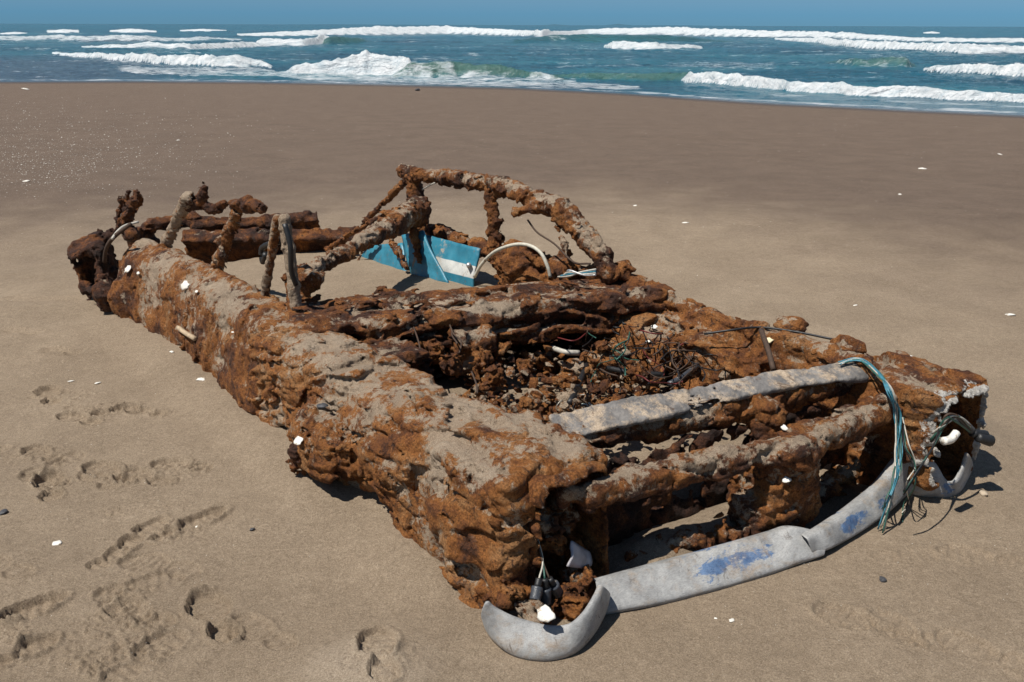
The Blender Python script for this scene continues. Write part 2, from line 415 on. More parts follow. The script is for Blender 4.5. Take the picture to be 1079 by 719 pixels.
def stamps(X, Y):
    z = np.zeros_like(X); pn = fbm(xy0(X, Y, 9.), 2).reshape(X.shape)
    cn = fbm(xy0(X, Y, 62.), 3).reshape(X.shape)
    for px, py, hd, L, dep in PRINTS:
        dep *= 1.3
        c = wz(px, py); a = math.radians(hd)
        dx, dy = X-c[0], Y-c[1]
        m = (np.abs(dx) < .35) & (np.abs(dy) < .35)
        if not m.any(): continue
        s = dx[m]*math.sin(a)+dy[m]*math.cos(a); w = dx[m]*math.cos(a)-dy[m]*math.sin(a)
        k = L/.30
        w = w+.012*pn[m]; s = s+.015*pn[m]
        e1 = np.sqrt((w/(.056*k**.5))**2+((s-.06*k)/(.095*k))**2)
        e2 = np.sqrt((w/(.043*k**.5))**2+((s+.095*k)/(.062*k))**2)
        e = np.minimum(e1, e2)
        inn = sstep(1.05, .94, e)
        tread = np.clip(np.sin(s*190+w*30)*1.6, -.6, .6)+cn[m]*.5
        z[m] += -dep*inn*(1+.15*pn[m])+inn*np.minimum(dep, .012)*.34*tread
        z[m] += dep*.6*np.exp(-((e-1.13)/.11)**2)*np.clip(.55+1.3*pn[m]+.6*cn[m], 0, 2)
    for px, py, rx, ry, am in CLODS:
        c = wz(px, py); q = ((X-c[0])/rx)**2+((Y-c[1])/ry)**2
        z += am*np.exp(-q*1.2)*(sstep(.0, .45, cn)*.9+.5*cn)*sstep(-.35, .3, pn)
    return z
def ground_z(X, Y):
    X = np.asarray(X, float); Y = np.asarray(Y, float); shp = X.shape
    n1 = fbm(xy0(X, Y, .55), 3).reshape(shp); n2 = fbm(xy0(X, Y, 3.2), 3).reshape(shp); n3 = fbm(xy0(X, Y, 14., 3.), 3).reshape(shp)
    far = sstep(30, 10, Y)
    z = base_ground(X, Y)+far*(.022*n1+.006*n2+.0018*n3)
    return z+wreck_sand(X, Y)+stamps(X, Y)
def gz(x, y): return float(ground_z(np.array([x]), np.array([y]))[0])

def spaced(a, b, h, lo, hi, g):
    mid = list(np.arange(a, b, h)); r = []; l = []
    s = h; x = mid[-1]
    while x < hi: s *= g; x += s; r.append(x)
    s = h; x = a
    while x > lo: s *= g; x -= s; l.append(x)
    return np.array(l[::-1]+mid+r)
def sand_mat():
    s = N('brown_beach_sand')
    geo = s.n('ShaderNodeNewGeometry'); P = geo.outputs['Position']
    g = s.noise(230, 4, .85, vec=P); g2 = s.noise(70, 5, .75, vec=P); m = s.noise(2.2, 6, .6, .3, vec=P)
    v = s.math('ADD', s.math('MULTIPLY', g, .55), s.math('ADD', s.math('MULTIPLY', g2, .2), s.math('ADD', s.math('MULTIPLY', m, .12), s.math('MULTIPLY', s.noise(20, 6, .8, vec=P), .13))))
    c = s.ramp(v, [(.35, (.092, .064, .041)), (.45, (.210, .156, .104)), (.53, (.300, .228, .156)), (.63, (.50, .40, .29))])
    dk = s.ramp(v, [(.35, (.040, .027, .019)), (.45, (.098, .068, .048)), (.53, (.142, .100, .072)), (.63, (.28, .21, .155))])
    dmask = s.attr('dark')
    nm = s.math('ADD', dmask, s.math('MULTIPLY', s.math('SUBTRACT', s.noise(1.3, 9, .7, .4, vec=P), .5), .6))
    c = s.mix(s.mapr(nm, .2, .85), c, dk)
    c = s.mix(s.mapr(s.math('ADD', s.attr('pale'), s.math('MULTIPLY', s.math('SUBTRACT', s.noise(16, 6, .75, vec=P), .5), .9)), .3, 1.1, 0., .65), c, s.ramp(g, [(.35, (.22, .165, .115)), (.5, (.40, .32, .235)), (.65, (.58, .48, .37))]))
    sp = s.mapr(s.noise(900, 0, .5, vec=P), .72, .76)
    c = s.mix(s.math('MULTIPLY', sp, .6), c, (.55, .48, .40))
    wet = s.attr('wet')
    c = s.mix(s.math('MULTIPLY', wet, .75), c, (.040, .032, .028))
    mp = s.n('ShaderNodeMapping'); s.put(mp.inputs['Vector'], P); mp.inputs['Rotation'].default_value = (0, 0, .5); mp.inputs['Scale'].default_value = (2.2, 9, 1)
    nb = s.bump(s.noise(3.2, 3, .5, .6, vec=mp.outputs[0]), .010, .14)
    nb = s.bump(g2, .009, .8, nb); nb = s.bump(g, .004, .9, nb)
    return s.fin(c, s.mapr(wet, 0, 1, .92, .22, 'LINEAR'), nb, 0., .3)
M_SAND = sand_mat()
xs = spaced(-2.1, 1.5, .0055, -2500, 2500, 1.05); ys = spaced(1.6, 4.1, .0055, -6, 4000, 1.028)
X, Y = np.meshgrid(xs, ys); Z = ground_z(X, Y)
nx, ny = len(xs), len(ys)
idx = np.arange(nx*ny).reshape(ny, nx)
Q = np.stack([idx[:-1, :-1], idx[:-1, 1:], idx[1:, 1:], idx[1:, :-1]], -1).reshape(-1, 4)
D = shore(X, Y)
# coarse dark sand lies on the open beach; a paler drift has blown in around the wreck
edge = np.interp(X/np.maximum(Y, .5), [-.6, -.35, -.15, .1, .25, .45, .7], [5.5, 5.8, 6.8, 7.3, 6.4, 4.9, 4.0])
dark = sstep(-2.4, 5.4, (Y-edge)*.8)
wet = sstep(D*.86, D*.99, Y)
sand = link_mesh('beach_sand', np.stack([X, Y, Z], -1).reshape(-1, 3), Q, M_SAND, None, {'dark': dark, 'wet': wet, 'pale': np.exp(-(((X+.38)/.24)**2+((Y-2.05)/.22)**2))+.6*np.exp(-(((X-.75)/.5)**2+((Y-1.9)/.12)**2))})
sand['kind'] = 'structure'

# ------------------------------------------------------------------ sea with breakers
def sea_mat():
    s = N('sea_water')
    geo = s.n('ShaderNodeNewGeometry'); P = geo.outputs['Position']
    mp = s.n('ShaderNodeMapping'); s.put(mp.inputs['Vector'], P); mp.inputs['Scale'].default_value = (.35, 1., 1.)
    n1 = s.noise(1.1, 6, .65, .3, vec=mp.outputs[0])
    c = s.ramp(s.noise(.12, 5, .6, vec=mp.outputs[0]), [(.3, (.003, .050, .095)), (.5, (.008, .110, .170)), (.7, (.040, .190, .240))])
    c = s.mix(s.attr('green'), c, (.065, .150, .125))
    c = s.mix(s.attr('shallow_sky'), c, (.055, .100, .150))  # blue of the reflected sky put into the colour of the shallows
    f = s.math('ADD', s.attr('foam'), s.math('MULTIPLY', s.math('SUBTRACT', s.noise(1.6, 10, .8, .5, vec=mp.outputs[0]), .5), 2.6))
    fm = s.mapr(f, .44, 1.06)
    fc = s.ramp(s.noise(2., 9, .8, .4, vec=mp.outputs[0]), [(.36, (.40, .48, .53)), (.48, (.62, .66, .68)), (.62, (.80, .81, .82))])
    c = s.mix(fm, c, fc)
    nb = s.bump(n1, 1.1, .8); nb = s.bump(s.noise(4., 5, .7, vec=P), .2, .6, nb)
    return s.fin(c, s.mapr(fm, 0, 1, .16, .95), nb, 0., .5)
M_SEA = sea_mat()
def sx(px): d = ray(px, 60); return d[0]/d[1]
th = np.concatenate([[.00008, .00022], np.arange(.00038, .125, .00019)])[::-1]; Ys = -(SEA-EYE)/th
ts = np.arange(-.85, .85, .0019)
T, YY = np.meshgrid(ts, Ys); PX = T*F*1.0/1.0  # lateral position per metre of distance
XX = T*YY
Zs = np.zeros_like(XX)
def col_of(px, py): w = wz(px, py, SEA); return w[0]/w[1], w[1]
foam = np.zeros_like(XX); green = np.zeros_like(XX); shallow_sky = np.zeros_like(XX)
nA = fbm(np.stack([XX.ravel()*.5, YY.ravel()*.5, np.zeros(XX.size)], 1), 4).reshape(XX.shape)
nB = fbm(np.stack([XX.ravel()*1.7, YY.ravel()*1.1, np.ones(XX.size)*4], 1), 3).reshape(XX.shape)
nT = fbm(np.stack([T.ravel()*24, YY.ravel()*.02, np.zeros(XX.size)+8], 1), 3, .45).reshape(XX.shape)
dY = YY**2*.00019/2.8
nF = fbm(np.stack([T.ravel()*48, YY.ravel()*.05, np.zeros(XX.size)+3], 1), 2).reshape(XX.shape)
nC = fbm(np.stack([T.ravel()*14, np.log(YY.ravel())*9, np.zeros(XX.size)+2], 1), 4).reshape(XX.shape)
def breaker(pts, fo=1., gr=0., trail=1.5, front=.9):
    """pts: (photo x, photo y of the foot, crest height in px); a wave rolling shoreward"""
    t = []; yb = []; hh = []
    for px, py, hp in pts:
        a, b = col_of(px, py); t.append(a); yb.append(b); hh.append(.86*hp*b/F)
    Yb = np.interp(T, t, yb); h = np.interp(T, t, hh, left=0, right=0)
    h = h*np.clip(1+.16*nT+.07*nF, .3, 2)
    act = h > .01
    w_ = np.maximum(np.maximum(h, .05), 2.2*dY); s = (YY-Yb*(1+.006*nT))/w_          # in wave heights
    prof = sstep(0, front, s)*np.exp(-np.clip(s-front, 0, None)/(2.6+trail))
    prof = np.where(s < front, sstep(0, front, s), prof)
    Zs[...] += np.where(act, h*prof*(1+fo*.10*nB), 0)
    fm = sstep(-.25, .15, s)*sstep(front+trail*1.3+1.0, front+.3, s+.5*nA+.3*nB)
    if fo: foam[...] = np.maximum(foam, np.where(act, fo*fm*np.clip(h/.12, 0, 1), 0))
    if fo: foam[...] = np.maximum(foam, np.where(act, .47*sstep(-1.6, -.1, s+.5*nA)*sstep(front+trail*2.6+3.5, front, s+1.2*nA+.5*nB)*np.clip(h/.3, 0, 1), 0))
    if gr: green[...] = np.maximum(green, np.where(act, gr*sstep(-.1, .4, s)*sstep(front+1.2, front*.7, s), 0))
def sheet(pts, fo=.6):
    """flat foam: (photo x, top y, bottom y)"""
    t = [sx(p[0]) for p in pts]; yt = [col_of(p[0], p[1])[1] for p in pts]; yb = [col_of(p[0], p[2])[1] for p in pts]
    a = np.interp(T, t, yt); b = np.interp(T, t, yb)
    m = sstep(0, .12, (a-YY)/np.maximum(a-b, .1)+.15*nA)*sstep(-.02, .04, (YY-b)/np.maximum(a-b, .1)+.10*nT)
    m = m*(T > t[0])*(T < t[-1])*sstep(t[0], t[0]+.02, T)*sstep(t[-1], t[-1]-.02, T)
    foam[...] = np.maximum(foam, fo*m)
# swell far out
for yd, am in ((110, .25), (160, .35), (230, .4), (330, .5), (480, .6)):
    Zs += am*np.exp(-((YY-yd*(1+.10*nC))/(yd*.035))**2)*(.6+.8*nC)*sstep(20, 60, YY)
Zs += (.12*nA+.06*nB)*sstep(25, 60, YY)
foam += .42*sstep(.05, .7, nC)*sstep(35, 70, YY)+.08
# thin broken streaks of foam drawn out along the swell, and the lace at the edge of the swash
nL = fbm(np.stack([T.ravel()*7, np.log(YY.ravel())*34, np.zeros(XX.size)+12], 1), 4, .6).reshape(XX.shape)
foam = np.maximum(foam, .56*sstep(.18, .62, nL)*sstep(34, 60, YY)*sstep(320, 150, YY))
ds = YY-shore(XX, YY)
foam = np.maximum(foam, .80*np.exp(-((ds-1.0-.9*nA)/.5)**2)+.42*np.exp(-((ds-2.6-1.5*nA)/.6)**2)*sstep(-.3, .5, nT))
# main breaker left of centre with its green unbroken shoulder
breaker([(302, 78, 2), (312, 79, 11), (350, 79, 18), (385, 79.5, 25), (415, 79.5, 22), (428, 80, 16), (436, 80, 0)], 1.2, 0, 1.0)
breaker([(415, 81, 2), (432, 81, 16), (480, 81.5, 16), (530, 82, 13), (575, 84, 6), (600, 85, 0)], 0, 1., .6)
# tongues of foam on the left
breaker([(54, 57, 1), (75, 60, 4), (120, 64, 7), (180, 69, 10), (230, 71, 13), (255, 71, 14), (272, 71, 8), (290, 72, 0)], 1.1, 0, 3.)
sheet([(110, 68, 71), (140, 70, 78.5), (270, 73, 81), (330, 76, 84), (400, 79, 86.5), (540, 82, 91), (600, 84, 92), (650, 90, 94), (690, 93, 95)], .74)
breaker([(85, 51, 1), (120, 52, 5), (200, 53, 7), (262, 50, 5), (300, 48, 0)], 1., 0, 2.4)
breaker([(270, 48, 2), (280, 48, 7), (320, 48.5, 8), (338, 47, 9), (348, 46, 0)], 1.05, 0, 1.)
breaker([(335, 47, 1), (348, 47, 9), (375, 46, 6), (395, 45, 0)], 0, .8)
# the long outer line
breaker([(-200, 45, 3), (0, 44, 5), (60, 44, 6), (150, 45, 5), (230, 44, 3), (260, 43, 0)], .85, 0, 2.)
breaker([(250, 39, 2), (330, 38, 6), (400, 37, 9), (472, 36, 8), (540, 38, 7), (570, 41, 7), (620, 37, 5), (720, 38, 9), (800, 40, 8), (870, 41, 7), (960, 44, 4), (1079, 46, 5), (1300, 48, 5)], 1.05, .3, 1.6)
breaker([(815, 42, 1), (850, 46, 6), (900, 51, 9), (960, 54, 9), (1010, 57, 10), (1079, 57, 9), (1300, 60, 9)], 1.1, 0, 2.)
breaker([(540, 46, 2), (600, 45, 9), (700, 45, 8), (760, 46, 3), (800, 46, 0)], 0, .5)
breaker([(636, 50, 1), (645, 52, 9), (690, 53, 8), (730, 52, 5), (742, 51, 0)], 1.1, 0, .9)
breaker([(972, 74, 1), (985, 76, 9), (1020, 78, 11), (1079, 81, 14), (1300, 88, 14)], 1.1, 0, 1.4)
breaker([(718, 86, 2), (726, 87, 13), (780, 91, 13), (830, 96, 12), (900, 101, 12), (1000, 105, 11), (1079, 109, 10), (1300, 118, 9)], 1.15, 0, 1.2)
breaker([(560, 82, 1), (620, 84, 8), (720, 85, 9), (735, 86, 0)], 0, .9)
breaker([(870, 66, 1), (900, 70, 9), (955, 71, 10), (965, 70, 0)], .15, .8)
sheet([(690, 67, 71), (740, 64, 72), (800, 66, 73), (830, 68, 72)], .55)
sheet([(540, 46, 56), (600, 46, 56), (650, 47, 55)], .42)
sheet([(900, 57, 67), (950, 56, 66), (970, 60, 65)], .48)
sheet([(720, 101, 104), (760, 102.5, 106.5), (810, 105, 108), (900, 110, 112)], .7)
sheet([(920, 104, 106), (960, 106, 109), (1079, 111, 113), (1200, 114, 117)], .62)
sheet([(800, 98.5, 101.5), (830, 99, 102), (865, 100, 101.5)], .6)
sheet([(395, 66, 70), (425, 62, 66), (470, 60, 64), (490, 62, 65)], .5)
sheet([(480, 56, 58), (500, 56, 59.5), (520, 57, 59)], .7)
for a, b, y in ((572, 598, 27.6), (638, 664, 28), (972, 990, 36.5), (115, 166, 35), (50, 84, 35), (0, 30, 37), (190, 240, 34)):
    breaker([(a, y, .8), ((a+b)/2, y+.2, 3), (b, y, .8)], 1.1, 0, 1.)
lf = sstep(sx(260), sx(60), T)*sstep(col_of(60, 56)[1], col_of(60, 66)[1], YY)
shallow_sky = np.maximum(lf*.9, sstep(.2, .0, (YY-shore(XX, YY))/np.maximum(YY, 1)*4)*.8)  # where the sky reflection is coloured in: left shallows and along the waterline
Zs *= sstep(0, 4, YY-shore(XX, YY))
n0, n1_ = XX.shape; idx = np.arange(XX.size).reshape(n0, n1_)
Q = np.stack([idx[:-1, :-1], idx[:-1, 1:], idx[1:, 1:], idx[1:, :-1]], -1).reshape(-1, 4)
foam *= sstep(900, 350, YY)*.85+.15
foam *= sstep(-.2, 1.0, YY-shore(XX, YY)-.3*nA)
sea = link_mesh('sea', np.stack([XX, YY, SEA+Zs], -1).reshape(-1, 3), Q[:, ::1], M_SEA, None, {'foam': foam, 'green': green, 'shallow_sky': shallow_sky})
sea['kind'] = 'structure'

# ------------------------------------------------------------------ the wreck
car_root = thing('wrecked_car', 'rusted hulk of a car half buried in the beach sand, roof and bonnet gone', 'car wreck', tuple(O))
car_root.rotation_euler = (0, 0, math.atan2(AX[1], AX[0]))
C3 = lambda *a: np.array(a, f32)

# near front fender with its headlight pod
def f_fender(P):
    u, v, z = P[:, 0], P[:, 1], P[:, 2]
    Pb = P.copy(); Pb[:, 1] = v-.16*np.clip(z-.12, 0, .4)        # flank leans inboard
    d = rbox(Pb, (.90, .16, .14), (.90, .15, .285), .09)
    d = smin(d, rbox(P, (.17, .21, .18), (.20, .205, .25), .05), .04)
    d = smin(d, ell(P, (1.02, .02, .16), (.25, .12, .14)), .03)   # swollen flake over the wheel arch
    d = smin(d, ell(P, (.66, .05, .22), (.18, .08, .10)), .05)
    d = smin(d, ell(P, (.20, .045, .17), (.12, .075, .16)), .03)
    d = smin(d, ell(P, (1.50, .10, .30), (.25, .12, .13)), .05)
    d = sub(d, ell(P, (.74, -.02, -.02), (.15, .10, .15)), .04)   # what is left of the arch
    d = sub(d, rbox(P, (.44, .47, .16), (.26, .10, .18), .05), .03)
    return d
def c_fender(P):
    c = rbox(P, (-.05, .245, .20), (.185, .128, .18), .05)
    c = np.minimum(c, rbox(P, (-.10, .22, .03), (.19, .12, .13), .04))
    return -(c+.006*perlin(P*30))
fender = sculpt('front_fender', f_fender, (-.2, -.16, -.12), (1.92, .56, .56), .0072, car_root, .42, .30,
                dict(lo=.020, bil=.008, st=.007, pit=.012, fine=.005, sax=(.2, -.35, .9), sc=.9, fac=.0145, fsc=(6, 10, 14)), seed=1.3, carve=c_fender, chip=lambda P: .45*np.exp(-(c_fender(P)/.016)**2)*sstep(.02, -.02, P[:, 0])*sstep(.22, .3, P[:, 2]))
fender['label'] = 'near front fender, orange flaking rust streaked with sand'
def bucket(name, lo, hi, wall, parent, seed, chip=None, sand=.1, tone=0., label=None):
    """thin open headlight housing, its mouth facing forward"""
    lo = np.array(lo); hi = np.array(hi); c = (lo+hi)/2; hf = (hi-lo)/2
    def f(P):
        d = rbox(P, c, hf, .035)
        return sub(d, rbox(P, c-[.06, 0, .0], [hf[0]+.02, hf[1]-wall, hf[2]-wall], .03), .006)
    o = sculpt(name, f, lo-.05, hi+.05, .0052, parent, sand, tone, dict(lo=.008, bil=.003, st=.002, pit=.008, fine=.004, fac=.006, sc=1.4), seed=seed, chip=chip)
    if label: o['label'] = label
    return o
bucket('headlight_bucket', (-.075, .105, .0), (.13, .385, .40), .020, fender, 17.3, lambda P: .45*sstep(-.05, -.07, P[:, 0])*sstep(.2, .3, P[:, 2]), .25, .05)
# near flank: rear door and quarter
def f_side(P):
    u, v, z = P[:, 0], P[:, 1], P[:, 2]
    Pb = P.copy(); Pb[:, 1] = v-.22*np.clip(z-.1, 0, .4)-.03*np.sin(u*3)
    top = np.interp(u, [1.6, 1.9, 2.6, 3.2, 3.7], [.0, .01, .0, .0, -.01]).astype(f32); Pb[:, 2] = z-top
    d = rbox(Pb, (2.66, .12, .14), (1.0, .10, .28), .085)
    d = smin(d, cap(P, (1.7, .29, .40), (3.6, .20, .40), .035), .05)
    d = smin(d, ell(P, (3.52, .02, .12), (.11, .09, .13)), .04)
    return d
side = sculpt('side_panel', f_side, (1.5, -.18, -.12), (3.82, .48, .6), .0095, car_root, .40, .06,
              dict(lo=.012, bil=.005, st=.004, pit=.011, fine=.005, sax=(.9, .2, .3), fac=.010, fsc=(9, 10, 7)), seed=4.1)
# scrap of the tail corner
def f_tail(P):
    a = cv(75, 262, 0.02); 
    d = rbox(P, (4.05, .02, .22), (.17, .10, .16), .03, rot3('X', .35)@rot3('Z', .3))
    d = sub(d, rbox(P, (3.98, -.06, .20), (.10, .10, .10), .03), .02)
    d = smin(d, cap(P, (4.18, -.03, .33), (4.02, .12, .40), .028), .02)
    d = np.minimum(d, cap(P, (3.86, .0, .38), (3.78, -.05, .16), .03))
    d = np.minimum(d, ell(P, (3.70, -.04, .14), (.10, .07, .10)))
    d = np.minimum(d, cap(P, (4.12, -.05, .2), (4.0, -.06, -.05), .025, .015))
    return d
sculpt('tail_scrap', f_tail, (3.5, -.22, -.1), (4.4, .32, .52), .010, car_root, -.35, -.5, dict(lo=.014, bil=.008, st=.008, pit=.012), seed=7.7)

# cowl under the missing windscreen: delaminated sheets over a dark void
def f_cowl(P):
    A = (1.70, .24, .405); B = (1.20, 1.68, .405); R = basis(A, B)
    c = (np.array(A)+np.array(B))/2
    d = rbox(P, c, (.80, .20, .045), .03, R)
    d = smin(d, rbox(P, c+np.array([-.10, -.05, -.07]), (.70, .13, .03), .02, R), .01)
    d = smin(d, rbox(P, c+np.array([-.02, -.10, -.12]), (.62, .11, .022), .02, R), .01)
    d = smin(d, chain(P, [((1.42, .42, .41), .06), ((1.30, .9, .42), .065), ((1.16, 1.3, .42), .06), ((1.02, 1.66, .42), .06)]), .03)
    fw = rbox(P, c+np.array([.16, .05, -.26]), (.78, .03, .26), .02, R)
    d = smin(d, fw, .03)
    d = smin(d, rbox(P, (1.22, .42, .23), (.13, .10, .17), .05), .03)
    return d
sculpt('cowl', f_cowl, (.75, .1, -.06), (2.15, 1.98, .56), .009, car_root, .16, -.2,
       dict(lo=.018, bil=.006, st=.020, pit=.014, fine=.005, sax=(.15, .05, 1.0), fac=.020, fsc=(7, 5, 20)), seed=9.2)
# inner wing block, sandy, beside the near fender
def f_blk(P):
    d = rbox(P, cz(497, 368, .30), (.085, .085, .10), .035, rz(.3))
    d = smin(d, ell(P, cz(450, 362, .32), (.07, .07, .07)), .03)
    d = smin(d, ell(P, cz(430, 350, .33), (.05, .06, .06)), .03)
    return d
sculpt('inner_wing', f_blk, (.7, .3, .0), (1.6, 1.2, .5), .0085, car_root, .45, -.1, dict(lo=.012, bil=.016, st=.004, pit=.03), seed=12.)

# far front fender with its pod
def f_far(P):
    u, v, z = P[:, 0], P[:, 1], P[:, 2]
    Pb = P.copy(); Pb[:, 1] = v+.25*np.clip(z-.1, 0, .4)-.04
    d = rbox(Pb, (.45, 1.72, .12), (.80, .14, .275), .06)
    d = smin(d, rbox(P, (-.21, 1.73, .19), (.18, .175, .235), .035), .03)
    d = smin(d, ell(P, (.55, 1.54, .26), (.26, .09, .13)), .03)
    d = smin(d, ell(P, (.95, 1.52, .24), (.20, .10, .12)), .03)
    d = smin(d, chain(P, [((1.25, 1.72, .44), .05), ((.7, 1.66, .41), .04), ((.25, 1.62, .42), .045), ((-.05, 1.62, .42), .05)]), .03)
    d = smin(d, ell(P, cz(893, 368, .44), (.07, .05, .045)), .02)
    d = smin(d, ell(P, cz(835, 345, .44), (.06, .04, .03)), .02)
    return d
def c_far(P):
    c = np.minimum(rbox(P, (-.40, 1.73, .22), (.22, .142, .17), .035), rbox(P, (-.47, 1.60, .03), (.17, .16, .13), .04))
    return -(c+.005*perlin(P*35))
ffar = sculpt('front_fender', f_far, (-.52, 1.36, -.12), (1.4, 2.02, .56), .0078, car_root, .20, .18,
              dict(lo=.012, bil=.006, st=.006, pit=.012, fine=.004, sax=(.1, .4, .9), fac=.014, fsc=(5, 9, 11)), seed=15.5, carve=c_far, chip=lambda P: 1.2*np.exp(-(c_far(P)/.030)**2)*sstep(.10, .2, P[:, 2])*sstep(-.30, -.36, P[:, 0])*sstep(1.90, 1.78, P[:, 1]))
ffar['label'] = 'far front fender, red brown rust with an open square lamp pod'
bucket('headlight_bucket', (-.415, 1.575, .06), (-.2, 1.885, .405), .020, ffar, 19.1, lambda P: 1.05*sstep(-.385, -.402, P[:, 0])*sstep(.02, .14, P[:, 2]), .0, .25, 'open square headlight bucket with chipped white edges')
# crossbars of the nose
ub = [cz(588, 470, .36), cz(690, 448, .36), cz(760, 434, .365), cz(830, 415, .37), cz(915, 398, .38)]
def f_ub(P):
    d = chain(P, [(ub[0], .042), (ub[1], .044), (ub[2], .042), (ub[3], .042), (ub[4], .05)], .03)
    d = smin(d, chain(P, [(ub[1]+[.05, 0, -.03], .036), (ub[3]+[.05, 0, -.03], .036)]), .04)
    d = smin(d, ell(P, cz(600, 484, .36), (.055, .06, .06)), .02)
    d = smin(d, ell(P, cz(808, 452, .30), (.06, .06, .09)), .03)
    return d
sculpt('crossbar', f_ub, (-.3, .2, .14), (.5, 1.85, .52), .0072, car_root, .42, -.12, dict(lo=.010, bil=.007, st=.005, pit=.012, fine=.005, fac=.012, fsc=(10, 7, 15)), seed=21.)
lb = [cz(622, 522, .31), cz(690, 503, .31), cz(760, 486, .32), cz(840, 476, .32), cz(895, 448, .33), cz(945, 424, .34)]
def f_lb(P):
    d = chain(P, [(lb[0]+[.04, -.06, 0], .036), (lb[0], .036), (lb[1], .041), (lb[2], .040), (lb[3], .046), (lb[4], .042), (lb[5], .044)], .03)
    d = smin(d, rbox(P, (-.20, 1.36, .325), (.065, .30, .02), .018, rz(.06)), .02)
    d = smin(d, ell(P, cz(668, 507, .29), (.04, .045, .05)), .02)
    return d
low = sculpt('crossbar', f_lb, (-.45, .2, .12), (.1, 1.8, .48), .0072, car_root, .42, -.08, dict(lo=.008, bil=.007, st=.004, pit=.010, fine=.005, fac=.011, fsc=(10, 7, 15)), seed=25.)
low['label'] = 'lower nose crossbar, crusted brown rust and sand'
def f_br(P):
    d = rbox(P, (-.185, 1.05, .19), (.085, .115, .14), .055, rz(.25))
    d = smin(d, rbox(P, (-.165, 1.0, .06), (.075, .125, .11), .05, rz(.2)), .04)
    d = smin(d, rbox(P, (-.12, 1.0, .10), (.10, .05, .15), .03), .04)
    return d
sculpt('centre_bracket', f_br, (-.42, .78, -.1), (.06, 1.28, .42), .0072, car_root, .55, -.1, dict(lo=.010, bil=.007, st=.005, pit=.012, fine=.005, fac=.013), seed=29.)
# grey trim strip lying bent along the upper crossbar
def f_strip(P):
    d = None
    p = [cz(586, 452, .405), cz(640, 440, .415), (cz(700, 428, .425)), cz(770, 412, .43), cz(830, 400, .425), cz(905, 392, .42)]
    for k, (a, b) in enumerate(zip(p[:-1], p[1:])):
        R = basis(a, b); tw = rot3('X', [-.38, -.36, -.33, -.29, -.25][k])
        e = rbox(P, (a+b)/2, (np.linalg.norm(b-a)/2+.006, [.058, .056, .052, .050, .050][k], .013), .009, R@tw)
        d = e if d is None else smin(d, e, .012)
    return d
sculpt('trim_strip', f_strip, (-.3, .2, .28), (.5, 1.85, .55), .0062, car_root, .2, 0, dict(lo=.014, bil=.004, st=0, pit=0, fine=.003, fac=0), M_STRIP, seed=33.)
# dark rusty backing plate, added behind the bars to blacken the hollow
def f_backing(P):
    d = rbox(P, (.01, 1.0, .15), (.018, .64, .17), .015, rz(.13))
    d = smin(d, rbox(P, (.10, .50, .10), (.07, .06, .14), .04), .03)
    d = smin(d, chain(P, [((.14, .45, .04), .035), ((.06, .9, .05), .03), ((.02, 1.5, .06), .035)]), .02)
    return d
sculpt('recess_dark_backing', f_backing, (-.22, .25, -.1), (.36, 1.75, .42), .010, car_root, -.5, -.5, dict(lo=.02, bil=.016, st=.006, pit=.02), seed=36.)
# crumbled valance just behind the bumper
for nm, pts, sd in (('valance_rubble', [((-.06, .50, .05), .024), ((-.13, .66, .065), .026), ((-.18, .86, .07), .028)], 38.), ('valance_rubble', [((-.20, 1.16, .06), .026), ((-.17, 1.35, .08), .03), ((-.17, 1.5, .09), .03)], 39.)):
    sculpt(nm, lambda P, pts=pts: chain(P, pts), np.array([p for p, r in pts]).min(0)-.1, np.array([p for p, r in pts]).max(0)+.1, .0062, car_root, .45, .0, dict(lo=.010, bil=.018, st=0, pit=.008, fine=.006, sc=1.5), seed=sd)

# rear bulkhead lying at the tail, two tiers
def f_rear(P):
    A = np.array((4.27, .64, .13)); B = np.array((3.60, 1.70, .13)); R = basis(A, B); L = np.linalg.norm(B-A)/2; R = R@rot3('X', -.46)
    d = rbox(P, (A+B)/2, (L, .04, .20), .022, R)
    d = smin(d, rbox(P, (A+B)/2+R[:, 2]*.185, (L, .06, .02), .014, R), .01)
    A2 = np.array((4.42, .72, .28)); B2 = np.array((4.08, 1.50, .29)); R2 = basis(A2, B2); L2 = np.linalg.norm(B2-A2)/2
    d = np.minimum(d, rbox(P, (A2+B2)/2, (L2, .05, .085), .02, R2@rot3('X', -.46)))
    d = smin(d, chain(P, [((4.62, .42, .2), .06), ((4.50, .5, .33), .05), ((4.42, .74, .36), .05)]), .03)
    d = smin(d, chain(P, [((4.0, .22, .40), .04), ((4.45, .36, .30), .05), ((4.55, .5, .2), .06)]), .03)
    return d
sculpt('rear_bulkhead', f_rear, (3.4, .1, -.14), (4.8, 1.95, .5), .0115, car_root, -.25, -.32, dict(lo=.010, bil=.004, st=.005, pit=.012, fac=.009), seed=41.)

# far sill / rocker seen behind the blue door panel
def f_sill(P):
    d = chain(P, [(cv(655, 290, 1.68), .055), (cv(610, 290, 1.66), .06), (cv(540, 276, 1.68), .06), (cv(505, 262, 1.70), .05), (cv(455, 243, 1.72), .05)])
    d = smin(d, ell(P, cv(545, 285, 1.58), (.20, .07, .13)), .03)
    d = smin(d, ell(P, cv(596, 288, 1.60), (.10, .06, .09)), .03)
    return d
sculpt('far_sill', f_sill, (1.0, 1.4, .05), (3.3, 1.95, .66), .010, car_root, -.1, .12, dict(lo=.014, bil=.008, st=.012, pit=.015, fac=.018), seed=44.)
